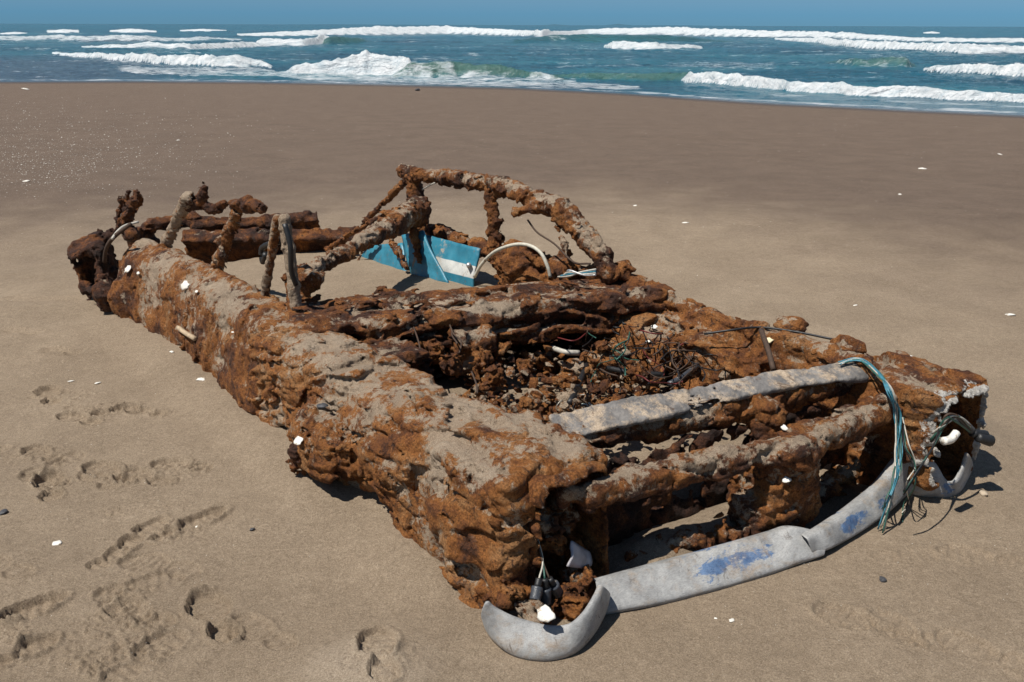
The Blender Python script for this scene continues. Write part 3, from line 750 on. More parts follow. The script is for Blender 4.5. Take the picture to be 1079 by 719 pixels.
# roof rail collapsed inward over the far side, with its posts
RV = 1.60
rail = [(642, 288, .050), (634, 268, .047), (613, 244, .05), (592, 222, .062), (562, 209, .045), (528, 196, .045), (480, 188, .042), (430, 183, .040)]
def f_rail(P):
    d = chain(P, [(cv(x, y, RV), r) for x, y, r in rail], .02)
    a = cv(582, 216, RV-.02); b = cv(543, 224, RV-.08)
    d = smin(d, cap(P, a, b, .04, .022), .02)
    d = smin(d, ell(P, cv(428, 182, RV), (.05, .05, .05)), .02)
    return d
sculpt('roof_rail', f_rail, (1.0, 1.35, .40), (3.3, 1.85, 1.0), .0085, car_root, .42, -.05, dict(lo=.006, bil=.006, st=.005, pit=.012, fine=.006, fac=.011, fsc=(9, 12, 12), sc=1.5, sax=(.5, 0, .8)), seed=47.)
def post(name, pts, sand=-.1, tone=-.05, seed=0., rust=None, mat=None, h=.0078, parent=None, groove=0.):
    pts = [(np.array(p, float), r) for p, r in pts]; c = np.array([p for p, r in pts]); m = .12
    gp = [(p+np.array([-.65, .75, 0])*r*.85, r*groove) for p, r in pts]
    return sculpt(name, lambda P: sub(chain(P, pts, .015), chain(P, gp, .01), .004) if groove else chain(P, pts, .015), c.min(0)-m, c.max(0)+m, h, parent or car_root, sand, tone, rust or dict(lo=.005, bil=.004, st=.004, pit=.010, fine=.006, fac=.009, sc=1.6), mat, seed=seed)
post('pillar', [(cv(522, 268, RV), .046), (cv(521, 235, RV), .042), (cv(517, 198, RV), .036)], seed=51., groove=.5)['label'] = 'upright far door pillar under the roof rail'
post('pillar', [(cv(444, 252, RV), .06), (cv(440, 222, RV), .052), (cv(436, 188, RV), .045)], seed=54.)['label'] = 'upright rear pillar at the end of the roof rail'
# the beam fallen diagonally from the near flank across the cabin
bA = np.array(cv(312, 296, .34)); bB = np.array(cv(440, 222, 1.50))
def f_beam(P):
    d = chain(P, [(bA, .036), (bA+(bB-bA)*.35, .040), (bA+(bB-bA)*.7, .055), (bB, .085)], .02)
    d = smin(d, ell(P, bA+np.array([-.02, .04, .0]), (.075, .075, .06)), .03)
    d = smin(d, cap(P, bA, bA+np.array([-.03, .0, -.12]), .05, .06), .03)
    return d
lo_ = np.minimum(bA, bB)-.18; hi_ = np.maximum(bA, bB)+.18
bm_ = sculpt('fallen_roof_beam', f_beam, lo_, hi_, .0088, car_root, .45, -.02, dict(lo=.008, bil=.006, st=.006, pit=.012, fine=.006, fac=.012, sc=1.5), seed=57.)
post('stay_rod', [(cv(428, 190, 1.58), .022), (cv(404, 214, 1.62), .018), (cv(382, 236, 1.66), .016)], seed=58., h=.006)
post('stay_rod', [(cv(440, 222, 1.5), .014), (cv(405, 226, 1.45), .016), (cv(345, 262, 1.30), .016)], seed=59., h=.006)
# window posts standing on the near flank
NV = .27
def f_stump(P):
    b = cv(122, 266, NV); d = cap(P, b, cv(128, 236, NV), .058, .045)
    for (x, y, dv, r) in ((128, 207, -.03, .014), (136, 203, .02, .018), (145, 204, -.01, .020), (149, 208, .04, .012), (133, 214, .05, .02), (141, 210, -.05, .016)):
        d = smin(d, cap(P, cv(127+(x-136)*.3, 240, NV+dv*.5), cv(x, y, NV+dv), .030, r), .012)
    return d
sculpt('window_post', f_stump, (3.3, .05, .25), (4.3, .5, .86), .0085, car_root, -.5, -.35, dict(lo=.006, bil=.004, st=.004, pit=.014, fine=.007, fac=.014, sc=1.5), seed=61.)['label'] = 'dark splintered stump post nearest the tail'
post('window_post', [(cv(168, 276, NV), .038), (cv(178, 254, NV), .038), (cv(190, 228, NV), .040), (cv(199, 209, NV), .040)], 1.15, .0, 64., dict(lo=.004, bil=.002, st=.002, pit=.008, fine=.004, sc=2., fac=.004), h=.0065, groove=.72)['label'] = 'pale sand coated post leaning right'
post('window_post', [(cv(224, 298, NV), .036), (cv(232, 274, NV), .033), (cv(241, 250, NV), .028), (cv(251, 224, NV), .032)], .75, .1, 67., dict(lo=.005, bil=.003, st=.002, pit=.010, fine=.004, sc=2., fac=.006), h=.0065, groove=.6)['label'] = 'twisted tan post with a knobbed head'
post('post_head', [(cv(247, 217, NV), .028), (cv(262, 216, NV), .034), (cv(277, 219, NV), .020)], -.2, -.1, 68., h=.0075)
post('post_fork', [(cv(235, 270, NV-.03), .014), (cv(231, 254, NV-.03), .016), (cv(247, 232, NV), .02)], .4, .05, 69., h=.006)
post('window_post', [(cv(278, 316, NV), .020), (cv(282, 292, NV), .020), (cv(287, 262, NV), .020), (cv(293, 231, NV), .022)], .85, .0, 70., dict(lo=.003, bil=.001, st=.001, pit=.006, fine=.003, sc=2., fac=.003), h=.006)['label'] = 'thin tan post with a black hose looped on it'
post('window_post', [(cv(312, 325, NV), .026), (cv(309, 303, NV), .026), (cv(304, 262, NV), .026), (cv(300, 231, NV), .026)], 1.2, .05, 73., dict(lo=.003, bil=.001, st=.001, pit=.006, fine=.003, sc=2., fac=.003), h=.006)['label'] = 'straight pale post beside the fallen beam'
post('bent_scrap', [(cv(197, 217, NV), .030), (cv(212, 214, NV+.05), .030), (cv(226, 221, NV+.1), .026), (cv(238, 213, NV+.1), .016)], -.3, -.15, 75., h=.0075)
post('bent_scrap', [(cv(210, 214, NV), .020), (cv(214, 204, NV), .018), (cv(215, 196, NV), .016)], -.3, -.15, 76., h=.006)
post('strut', [(cv(598, 276, 1.52), .014), (cv(595, 258, 1.54), .013), (cv(588, 238, 1.56), .013)], .4, .0, 78., h=.005)
tube('rubber_hose', [cv(280, 268, .29), cv(277, 276, .3), cv(276, 262, .3), cv(286, 257, .3), cv(297, 254, .3)], .014, M_BLACK, car_root, 8)
tube('rubber_hose', [cv(300, 236, .24), cv(306, 260, .245), cv(307, 285, .25), cv(312, 300, .27)], .012, M_BLACK, car_root, 8)
tube('bent_wire', [cv(118, 252, .0), cv(124, 244, .05), cv(132, 238, .12), cv(146, 234, .2)], .008, M_WGREY, car_root, 6)
tube('bent_wire', [cv(138, 236, .1), cv(120, 250, .02), cv(112, 262, 0), cv(110, 276, 0.)], .012, M_WBRN, car_root, 6)

# blue inner door panel with a white stripe, leaning inside the far side
def plate(name, quad, mat, parent, nu=26, nv=16, th=.012, wob=.012, curl=.03, band=True, seed=0.):
    a, b, c, d = [np.array(q, float) for q in quad]      # top-left, top-right, bottom-right, bottom-left
    S, Tt = np.meshgrid(np.linspace(0, 1, nu), np.linspace(0, 1, nv))
    P = ((1-S)*(1-Tt))[..., None]*a+(S*(1-Tt))[..., None]*b+(S*Tt)[..., None]*c+((1-S)*Tt)[..., None]*d
    n = np.cross(b-a, d-a); n /= np.linalg.norm(n)
    w = fbm(np.stack([S.ravel()*3+seed, Tt.ravel()*2, np.zeros(S.size)], 1), 3).reshape(S.shape)
    P = P+n*(wob*w+curl*np.sin(Tt*math.pi)*.5)[..., None]
    ed = perlin(np.stack([S.ravel()*9+seed, Tt.ravel()*9, np.ones(S.size)], 1)).reshape(S.shape)
    P = P+(ed*.006)[..., None]*((c-a)/np.linalg.norm(c-a))
    idx = np.arange(S.size).reshape(S.shape)
    Q = np.stack([idx[:-1, :-1], idx[:-1, 1:], idx[1:, 1:], idx[1:, :-1]], -1).reshape(-1, 4)
    o = link_mesh(name, loc(P.reshape(-1, 3)), Q, mat, parent, {'band': Tt})
    m = o.modifiers.new('thickness', 'SOLIDIFY'); m.thickness = th; m.offset = 0
    return o
dv_ = 1.50
door = plate('door_panel', (cv(446, 247, dv_), cv(506, 262, dv_-.02), cv(499, 318, dv_-.09), cv(440, 303, dv_-.08)), M_DOOR, car_root, seed=1.)
door['label'] = 'bright blue inner door panel with a white stripe'
M_BLUE = simple('faded_blue_paint', (.035, .19, .27), .4, .25, .002, 18, spot=((.20, .14, .09), 14, .56))
plate('door_panel', (cv(424, 248, 1.42), cv(446, 243, 1.44), cv(474, 300, 1.38), cv(438, 298, 1.36)), M_BLUE, car_root, 14, 12, seed=3.)['label'] = 'narrow upright piece of blue panel'
plate('door_panel', (cv(388, 259, 1.46), cv(424, 256, 1.44), cv(434, 300, 1.38), cv(378, 294, 1.42)), M_BLUE, car_root, 14, 12, seed=5.)['label'] = 'low piece of blue panel sinking into the sand'
post('panel_hinge', [(cv(412, 252, 1.38), .018), (cv(420, 268, 1.36), .018), (cv(428, 282, 1.34), .014)], .5, .0, 81., h=.006)
post('panel_hinge', [(cv(436, 245, 1.40), .03), (cv(440, 262, 1.38), .026), (cv(442, 276, 1.36), .018)], -.3, .05, 82., h=.006)
post('panel_hinge', [(cv(394, 250, 1.40), .016), (cv(382, 262, 1.38), .012), (cv(378, 276, 1.36), .010)], .2, .0, 83., h=.006)
tube('door_bolt', [cv(494, 280, dv_-.09), cv(494, 279, dv_-.05)], .014, M_STEEL, door, 8)
tube('cable_hoop', [cv(500, 292, 1.42), cv(508, 278, 1.42), cv(522, 265, 1.42), cv(542, 258, 1.43), cv(558, 259, 1.44), cv(570, 267, 1.45), cv(577, 281, 1.46), cv(580, 292, 1.47)], .009, M_HOSE, car_root, 8)
tube('wire', [cv(556, 232, 1.55), cv(566, 245, 1.55), cv(584, 257, 1.52), cv(604, 276, 1.5), cv(622, 278, 1.5)], .005, M_WBRN, car_root, 5)
tube('wire', [cv(445, 200, 1.6), cv(452, 196, 1.58), cv(458, 193, 1.56)], .005, M_WGREY, car_root, 5)
for k in range(4):
    tube('wire', [cv(588+3*k, 292-k, 1.42), cv(600, 291-2*k, 1.42), cv(612+k, 287+k, 1.44), cv(628, 284+2*k, 1.46)], .005, [M_WGREY, M_WBLUE, M_WGREY, M_STEEL][k], car_root, 5)

# bumper: bent plastic bar with two wrap-round ends
def bumper_part(name, st, parent, sec, paint=.0, nsub=7, th=.004, caps=False):
    """st: top edge (photo x, y, height) and bottom edge (photo x, y, height) along the bar; sec: (fraction down, bulge out, tuck in)"""
    T_ = np.array([np.concatenate([cz(a, b, c), cz(d, e, f)]) for a, b, c, d, e, f in st])
    p = np.vstack([2*T_[0]-T_[1], T_, 2*T_[-1]-T_[-2]]); out = []
    for i in range(1, len(p)-2):
        for t in np.linspace(0, 1, nsub, endpoint=False):
            a, b, c, d = p[i-1:i+3]; out.append(.5*((2*b)+(-a+c)*t+(2*a-5*b+4*c-d)*t*t+(-a+3*b-3*c+d)*t**3))
    out.append(p[-2]); c = np.array(out); tp, bt = c[:, :3], c[:, 3:]
    tn = np.gradient(bt[:, :2], axis=0); tn /= np.linalg.norm(tn, axis=1)[:, None]+1e-9
    hn = np.stack([-tn[:, 1], tn[:, 0], 0*tn[:, 0]], 1)       # outward, level
    V = []; pa = []
    for k in range(len(c)):
        dn = bt[k]-tp[k]; L = np.linalg.norm(dn); tt = np.array([tn[k, 0], tn[k, 1], 0])
        fn = np.cross(tt, dn/L); fn *= np.sign(fn@hn[k]+1e-6) or 1
        for (f, bl, tuck) in sec:
            w = .0035*fbm(np.array([[tp[k, 0]*7, tp[k, 1]*7, f*2]]), 2)[0]
            q = tp[k]+dn*f+fn*(bl+w)-hn[k]*tuck; V.append(q); pa.append(paint+sum(a*math.exp(-((q[1]-c_[1])/rx)**2-((q[2]-c_[2])/.03)**2) for c_, rx, a in BLUE))
    m = len(sec); idx = np.arange(len(V)).reshape(len(c), m)
    Q = np.stack([idx[:-1, :-1], idx[:-1, 1:], idx[1:, 1:], idx[1:, :-1]], -1).reshape(-1, 4)
    o = link_mesh(name, loc(V), Q, M_BUMP, parent, {'paint': pa})
    md = o.modifiers.new('thickness', 'SOLIDIFY'); md.thickness = th; md.offset = 0
    md = o.modifiers.new('smooth', 'SUBSURF'); md.levels = md.render_levels = 1
    return o
BLUE = [(cz(748, 602, .045), .075, .8), (cz(800, 588, .05), .10, .66), (cz(765, 582, .075), .12, .35), (cz(905, 555, .05), .10, .8), (cz(935, 528, .06), .08, .5), (cz(970, 505, .08), .05, .2), (cz(994, 514, .05), .03, .8)]
SEC = [(.05, -.010, .03), (.005, -.003, .004), (.03, .001, 0), (.40, .003, 0), (.43, .0045, 0), (.84, .004, 0), (.88, .002, 0), (1., -.014, .010), (1.0, -.02, .035)]
CUP = [(.03, -.004, .010), (0, .0, .001), (.15, .004, 0), (.45, .012, 0), (.75, .010, 0), (.95, -.002, .0), (1.02, -.02, .03)]
bump = bumper_part('bumper', [(628, 613, .075, 630, 652, .003), (640, 610, .075, 642, 650, .002), (700, 593, .08, 702, 639, .002), (770, 574, .085, 772, 621, .004), (815, 561, .09, 818, 607, .008), (836, 555.5, .095, 842, 598, .01), (862, 560.5, .075, 861, 591, .012), (870, 565, .06, 868, 588, .012)], car_root, SEC, .0)
bump['label'] = 'grey plastic bumper bar with scuffed blue paint, kinked in the middle'
bumper_part('bumper_bar', [(850, 568, .085, 856, 586, .02), (872, 555, .085, 876, 581, .02), (900, 535, .085, 904, 566, .012), (930, 510, .11, 934, 546, .012), (950, 485, .16, 955, 527, .01), (958, 480, .17, 962, 522, .01)], bump, SEC, .1)
lc = bumper_part('bumper_end', [(511, 634, .13, 512, 654, .04), (519, 641, .11, 518, 673, 0), (538, 651, .09, 534, 690, -.005), (557, 657, .08, 555, 698, -.005), (580, 662, .075, 581, 699, -.005), (602, 660, .08, 606, 690, -.005), (617, 648, .09, 625, 670, -.005), (628, 630, .11, 637, 648, .0), (634, 617, .125, 641, 628, .03)], bump, CUP, -.6, th=.014)
lc['label'] = 'cupped grey wrap-round end at the near corner'
rc = bumper_part('bumper_end', [(953, 479, .17, 955, 522, .01), (968, 488, .155, 971, 526, .0), (984, 488, .145, 987, 528, 0), (995, 504, .09, 1000, 527, 0), (1006, 508, .085, 1010, 520, 0), (1015, 494, .12, 1017, 509, .0), (1020, 477, .17, 1024, 495, .03)], bump, CUP, .0, th=.010)
rc['label'] = 'torn wrap-round end at the far corner with blue scuffs'

# the eye ray meets the finished bodies here, so that small things can rest on the real surface
from mathutils.bvhtree import BVHTree
_bvh = {}
def hit(x, y, obs, up=.0):
    o_ = car(E0); d = ray(x, y); d = np.array([d@AX, d@BX, d[2]]); best = None
    for ob in obs:
        if ob.name not in _bvh: _bvh[ob.name] = BVHTree.FromPolygons([v.co[:] for v in ob.data.vertices], [p.vertices[:] for p in ob.data.polygons])
        r = _bvh[ob.name].ray_cast(Vector(loc(o_)), Vector(loc(d)).normalized())
        if r[0] is not None and (best is None or r[3] < best[3]): best = r
    if best is None: return np.array(cz(x, y, .2))
    q = np.array(best[0]+best[1]*up); q[1] *= -1; return q

# ------------------------------------------------------------------ headlight sockets and wiring
def lump(name, mat, parent, c, r, seed, sand=-.2, tone=0., h=None, local=True, **k):
    r = np.array(r, float); m = r.max()*.5+.012; c = np.array(c, float)
    rr = dict(lo=.2*r.min(), bil=.10*r.min(), st=0, pit=.12*r.min(), fine=.07*r.min(), sc=min(2.6, .4/r.max()/4+.7), fac=.42*r.min()); rr.update(k)
    return sculpt(name, lambda P: ell(P, c, r), c-r-m, c+r+m, h or max(r.min()/6, .004), parent, sand, tone, rr, mat, seed, local=local)
lump('lamp_rubble', None, fender, (.03, .20, .21), (.05, .05, .04), 90., .5, 0)
lump('lamp_rubble', None, fender, (.0, .215, .165), (.035, .035, .035), 91., -.3, .1)
lump('lamp_rubble', None, fender, (.05, .30, .20), (.05, .03, .06), 92., .5, 0)
lump('lamp_rubble', None, fender, (-.06, .27, .05), (.05, .05, .045), 93., .3, .1)
lump('lamp_rubble', None, fender, (.0, .30, .09), (.03, .03, .05), 94., -.2, .3)
for x, y, u, r, sd in ((536, 640, -.07, (.05, .06, .06), 94.), (556, 650, -.12, (.06, .05, .045), 95.), (603, 640, -.13, (.05, .04, .05), 96.), (612, 622, -.08, (.05, .035, .06), 97.)):
    lump('lamp_rubble', None, fender, cu(x, y, u), r, sd, [.1, .5, .3, -.2][int(sd)-94], .15)
lens = plate('lens_shard', (cu(602, 570, -.05), cu(622, 583, -.03), cu(620, 600, -.06), cu(598, 597, -.08)), M_GLASS, fender, 10, 8, .006, .008, .015, seed=8.)
for k, (x, y, dx, tx) in enumerate(((564, 630, -.012, 568), (575, 633, .0, 574), (588, 624, .012, 579))):
    c = cu(x, y, -.115+dx); t = cu(tx, 610, -.105); m_ = c+(t-c)*.55
    pl = tube('lamp_plug', [c+(c-t)*.12, c, c+(t-c)*.3, m_], .017, M_PLUG, fender, 10, sub_=3, taper=(.9, 1.))
    tube('plug_neck', [m_, c+(t-c)*.8, t], .010, M_BLACK, pl, 8, sub_=2)
    tube('wire', [t, cu(572, 592, -.07), cu(567, 570, -.03), cu(560+k*3, 548, .02), cu(562+3*k, 535, .06)], .003, [M_WGREY, M_WGREEN, M_WBRN][k], fender, 5)
# far pod connectors, wires
for k, (x, y, u) in enumerate(((1024, 456, -.44), (1030, 461, -.46))):
    c = cu(x, y, u); tube('lamp_plug', [c, c+C3(-.012, .03, -.012), c+C3(-.02, .055, -.02)], .019, M_BLACK, ffar, 10, sub_=3, taper=(.8, 1.1))
tube('lamp_plug', [cu(1008, 441, -.42), cu(1016, 446, -.43), cu(1024, 454, -.44)], .014, M_PLUG, ffar, 8)
for k in range(7):
    a = [cu(982+rng.uniform(-4, 6), 462+rng.uniform(-6, 6), -.40), cu(996, 446+rng.uniform(-8, 6), -.44), cu(1008+rng.uniform(-3, 3), 441+rng.uniform(-4, 4), -.45), cu(1022, 452+rng.uniform(-5, 5), -.45)]
    tube('wire', a, .0042, [M_WGREEN, M_WBRN, M_WGREY, M_BLACK][k % 4], ffar, 5)
# teal wire loom hanging over the nose and down past the bumper
for k in range(9):
    j = lambda s: rng.uniform(-s, s)
    e = [(925, 558), (932, 560), (926, 540), (930, 562), (936, 535), (940, 520), (928, 556), (934, 548), (930, 552)][k]
    pts = [cz(885+j(3), 382+j(2), .455), cz(905+j(2), 379+j(2), .465), cz(925+j(2), 393+j(2), .455), cz(938+j(3), 413+j(2), .42), cu(946+j(4), 440+j(2), -.28), cu(948+j(5), 475, -.33),
           cu(945+j(4), 500, -.375), cu(937+j(4), 525, -.40), cz(e[0], e[1], .012)]
    tube('loom_wire', pts, .0027, [M_WBLUE, M_WGREY, M_WBLUE, M_WGREEN, M_WBLUE][k % 5], car_root, 5)
for k in range(3):
    j = lambda s: rng.uniform(-s, s)
    pts = [cu(950+j(4), 440, -.31), cu(956+j(4), 470+j(4), -.38), cu(964+j(4), 492+j(5), -.41), cu(960+j(6), 512+j(4), -.425), cz(958+j(8), 533+j(4), .01), cz(945+j(10), 545+j(6), .008)]
    tube('loom_wire', pts, .0024, [M_WGREEN, M_BLACK, M_WGREY][k % 3], car_root, 5)
for k in range(3):
    j = lambda s: rng.uniform(-s, s)
    tube('loom_wire', [cu(952, 520+j(4), -.47), cu(966+j(3), 500+j(3), -.48), cu(982+j(3), 472, -.46), cu(992+j(3), 450, -.42)], .0026, [M_BLACK, M_WGREEN, M_BLACK][k], car_root, 5)

# ------------------------------------------------------------------ engine bay
eng = sculpt('engine_remains', lambda P: smin(smin(chain(P, [(cz(600, 400, .14), .07), (cz(650, 380, .18), .09), (cz(700, 360, .20), .08)], .05), ell(P, cz(660, 345, .24), (.16, .22, .10)), .05), ell(P, cz(590, 430, .10), (.12, .2, .07)), .05),
             (.1, .5, -.05), (1.5, 1.75, .46), .011, car_root, .25, .05, dict(lo=.03, bil=.05, st=.015, pit=.05, sc=1.4), seed=101.)
# scattered corroded chunks: a few shapes, copied
protos = []
for k in range(7):
    r = (rng.uniform(.026, .045), rng.uniform(.018, .032), rng.uniform(.012, .026))
    o = lump('rust_chunk', None, eng, (0, 0, 0), r, 110.+k*3, [.0, .8, .3, 1.0, -.1, .5, -.3][k], [.25, .1, 0, .1, .45, .1, -.3][k]); protos.append(o)
spots = []
R2 = random.Random(11)
while len(spots) < 92:
    px = R2.uniform(505, 770); py = R2.uniform(322, 462)
    z = R2.uniform(.15, .31)
    lim_top = 345+(px-520)*-.15; lim_bot = 470-(px-560)*.22
    if py > lim_bot or py < lim_top: continue
    c = cz(px, py, z)
    if not (.16 < c[0] < 1.22 and .42 < c[1] < 1.56): continue
    spots.append(c)
for k, c in enumerate(spots):
    p = protos[k % 7]
    o = p if k < 7 else p.copy()
    if k >= 7: COL.objects.link(o); o.parent = eng
    s = R2.uniform(.45, 1.25)
    o.location = loc(c); o.rotation_euler = (R2.uniform(-1, 1), R2.uniform(-1, 1), R2.uniform(0, 6.3)); o.scale = (s, s, s)
# rubble between the chunks, past counting: one part
RV_ = []; RF_ = []
ico = bmesh.new(); bmesh.ops.create_icosphere(ico, subdivisions=1, radius=1); iv = np.array([v.co[:] for v in ico.verts]); if_ = [tuple(v.index for v in fc.verts) for fc in ico.faces]; ico.free()
n_ = 0
while n_ < 900:
    px = R2.uniform(490, 775); py = R2.uniform(318, 468)
    if py > 476-(px-560)*.22 or py < 338-(px-520)*.12: continue
    c = cz(px, py, R2.uniform(.12, .27))
    if not (.14 < c[0] < 1.26 and .40 < c[1] < 1.58): continue
    sz = R2.choice((.006, .009, .012, .018, .024))*R2.uniform(.7, 1.2)
    q = iv*(1+.35*rng.normal(size=(len(iv), 1)))*np.array([1, R2.uniform(.5, .9), R2.uniform(.35, .7)])*sz@np.array(Matrix.Rotation(R2.uniform(0, 6), 3, 'Z')@Matrix.Rotation(R2.uniform(-.8, .8), 3, 'X'))
    b = len(RV_)*0+n_*len(iv); RV_.append(q+c); RF_ += [(a+b, d+b, e+b) for a, d, e in if_]; n_ += 1
RV_ = np.concatenate(RV_)
rb_ = link_mesh('rust_rubble', loc(RV_), RF_, M_RUST, eng, {'sand': np.repeat(rng.uniform(-.5, 1.3, n_), len(iv)), 'tone': np.repeat(rng.uniform(-.5, .6, n_), len(iv))}, smooth=False)
rb_['kind'] = 'stuff'
# tangle of cables
def tangle(n, cx, cy, rx, ry, z0, z1, mats, r=(.0018, .0038)):
    for k in range(n):
        x, y = cx+R2.gauss(0, rx), cy+R2.gauss(0, ry); pts = []
        a = R2.uniform(0, 6.3)
        for q in range(R2.choice((4, 5, 6))):
            z = R2.uniform(z0, z1); pts.append(cz(x, y, z))
            a += R2.uniform(-.9, .9); L = R2.uniform(8, 18); x += math.cos(a)*L; y += math.sin(a)*L*.6
            x = min(max(x, 520), 790); y = min(max(y, 325), 450)
        tube('wire', pts, R2.uniform(*r), mats[k % len(mats)], eng, 5, sub_=4)
tangle(34, 668, 358, 26, 14, .26, .36, [M_BLACK, M_BLACK, M_WBRN, M_WGREEN, M_WBRN, M_WRED, M_BLACK])
tangle(28, 722, 372, 16, 12, .26, .36, [M_BLACK, M_WBRN])
tangle(8, 600, 400, 40, 20, .18, .28, [M_BLACK, M_WBRN, M_WGREY])
for x0, y0, x1, y1, z, m in ((618, 385, 600, 425, .24, M_BLACK), (640, 388, 700, 395, .25, M_BLACK), (735, 385, 705, 405, .28, M_PLUG), (580, 366, 610, 372, .26, M_WGREY)):
    tube('pipe', [cz(x0, y0, z), cz((x0+x1)/2, (y0+y1)/2+2, z+.01), cz(x1, y1, z)], .012, m, eng, 8)
post('engine_stud', [(cz(684, 420, .16), .03), (cz(690, 395, .22), .028), (cz(694, 370, .30), .03)], -.2, .05, 131., h=.007, parent=eng)
lump('engine_block', None, eng, cz(580, 385, .14), (.07, .09, .08), 133., .45, -.1)
lump('engine_block', None, eng, cz(745, 365, .28), (.08, .10, .07), 135., .0, .1)
lump('engine_block', None, eng, cz(790, 362, .33), (.09, .11, .06), 137., .1, .15)
for (x, y, z) in ((475, 385, .34), (455, 372, .35), (520, 395, .30), (508, 378, .33)):
    lump('rust_nodule', None, car_root, cz(x, y, z), (.035, .04, .045), x*.3, -.2, .0)
for pts in (((436, 345), (441, 360), (444, 375)), ((473, 340), (478, 352), (486, 360), (484, 372)), ((497, 392), (502, 405), (503, 415)), ((482, 362), (476, 352), (480, 342))):
    tube('wire', [cz(x, y, .42-.02*i) for i, (x, y) in enumerate(pts)], .0035, M_WBRN, car_root, 5)
# straps and a long cable on the far fender
tube('cable', [cz(742, 352, .43), cz(770, 348, .455), cz(800, 345, .46), cz(840, 350, .46), cz(880, 358, .46)], .005, M_BLACK, car_root, 5)
for a, b in (((802, 348), (815, 390)), ((840, 350), (836, 368))):
    tube('strap', [cz(*a, .455), cz((a[0]+b[0])/2+1, (a[1]+b[1])/2, .43), cz(*b, .38)], .011, M_WBRN, car_root, 6)
# old nameplate bits, small hardware on the near flank
tube('wooden_slat', [hit(190, 346, [side], .012), hit(199, 352, [side], .02), hit(208, 358, [side], .014)], .013, M_WOOD, car_root, 5)
post('hinge_strap', [(hit(196, 335, [side]), .014), (hit(195, 355, [side]), .014), (hit(194, 370, [side]), .015)], .2, .3, 141., h=.006)
post('hinge_strap', [(hit(206, 358, [side]), .013), (hit(207, 370, [side]), .012), (hit(208, 380, [side]), .012)], -.3, -.3, 143., h=.006)
lump('rust_nodule', None, car_root, cv(405, 314, .75), (.05, .05, .04), 147., -.3, -.05)

# ------------------------------------------------------------------ loose things
def flake(name, pos, size, mat, label, cat='shell fragment', group=None, tilt=.25, seed=0, flat=.35, face=None):
    """a broken, dished piece of shell with an irregular outline and real thickness"""
    r = random.Random(seed); bm = bmesh.new(); n = 13; rings = 4; rows = []
    ang = [r.uniform(.7, 1.15) for _ in range(n)]; asp = r.uniform(.55, .85)
    c = bm.verts.new((0, 0, size*flat*.55))
    for k in range(1, rings+1):
        f = k/rings
        rows.append([bm.verts.new((math.cos(a)*size*f*(1+(ang[i]-1)*f), math.sin(a)*size*asp*f*(1+(ang[i]-1)*f), size*flat*.55*(1-f*f)+r.uniform(-.03, .03)*size)) for i, a in enumerate(np.arange(n)*2*math.pi/n)])
    for i in range(n):
        bm.faces.new((c, rows[0][i], rows[0][(i+1) % n]))
        for k in range(rings-1): bm.faces.new((rows[k][i], rows[k+1][i], rows[k+1][(i+1) % n], rows[k][(i+1) % n]))
    for fc in bm.faces: fc.smooth = True
    me = bpy.data.meshes.new(name); bm.to_mesh(me); bm.free(); me.materials.append(mat)
    o = bpy.data.objects.new(name, me); COL.objects.link(o)
    md = o.modifiers.new('thickness', 'SOLIDIFY'); md.thickness = size*.09
    o.location = pos; o.rotation_euler = (r.uniform(-tilt, tilt), r.uniform(-tilt, tilt), r.uniform(0, 6.3))
    if face is not None: o.rotation_euler = Vector(face).to_track_quat('Z', 'Y').to_euler()
    return tag(o, label, cat, group)
def stone(name, pos, size, mat, label, seed=0, cat='pebble'):
    r = random.Random(seed); bm = bmesh.new(); bmesh.ops.create_icosphere(bm, subdivisions=3, radius=1)
    for v in bm.verts:
        q = np.array([v.co*1.3+Vector((seed, 0, 0))]); k = 1+.28*perlin(q)[0]+.08*perlin(q*3)[0]; v.co = Vector((v.co.x*size*k, v.co.y*size*.72*k, v.co.z*size*.5*k))
    for fc in bm.faces: fc.smooth = True
    me = bpy.data.meshes.new(name); bm.to_mesh(me); bm.free(); me.materials.append(mat)
    o = bpy.data.objects.new(name, me); COL.objects.link(o); o.location = pos; o.rotation_euler = (0, 0, r.uniform(0, 6.3))
    return tag(o, label, cat)
def on_sand(px, py, up=.004):
    w = wz(px, py)
    for _ in range(4):
        z = gz(w[0], w[1]); w = wz(px, py, z)
    return (w[0], w[1], w[2]+up)
SH = [ # photo x, y, half size in px, label
    (60, 573, 6, 'oval white shell alone on the sand at the left edge below the trampled prints'),
    (103, 404, 4.5, 'white shell chip beside the upper footprints left of the wreck'),
    (75, 402, 3.5, 'thin white sliver just left of the white chip by the upper footprints'),
    (181, 371, 3.5, 'white chip on the sand near the foot of the rusty flank with the wooden slat'),
    (212, 400, 5, 'two pronged white shell piece at the foot of the rusty flank'),
    (208, 556, 3, 'small white chip lying inside a footprint left of the wreck'),
    (1064, 332, 6, 'large white shell far right on the open sand'),
    (972, 178, 4, 'white chip upper right, on the dark sand nearest the sea'),
    (722, 235, 4, 'white shell chip on open sand right of the roof rail'),
    (669, 217, 3, 'small white chip beyond the end of the roof rail'),
    (958, 376, 5, 'flat white shell piece just behind the far fender'),
    (901, 322, 2.5, 'tiny white chip on sand behind the far fender and the hanging wires'),
    (771, 654, 4.5, 'white shell lump on the sand in front of the bumper'),
    (754, 652, 2, 'tiny white speck beside the shell lump before the bumper'),
    (28, 191, 4, 'white shell at the far left on the dark beach'),
    (948, 205, 2.5, 'thin upright white splinter on the dark sand at right'),
    (188, 148, 2.5, 'small white chip far off on the dark sand at left'),
    (1054, 163, 3, 'white chip at the far right below the surf'),
    (27, 94, 4, 'pale lump at the water edge, far left')]
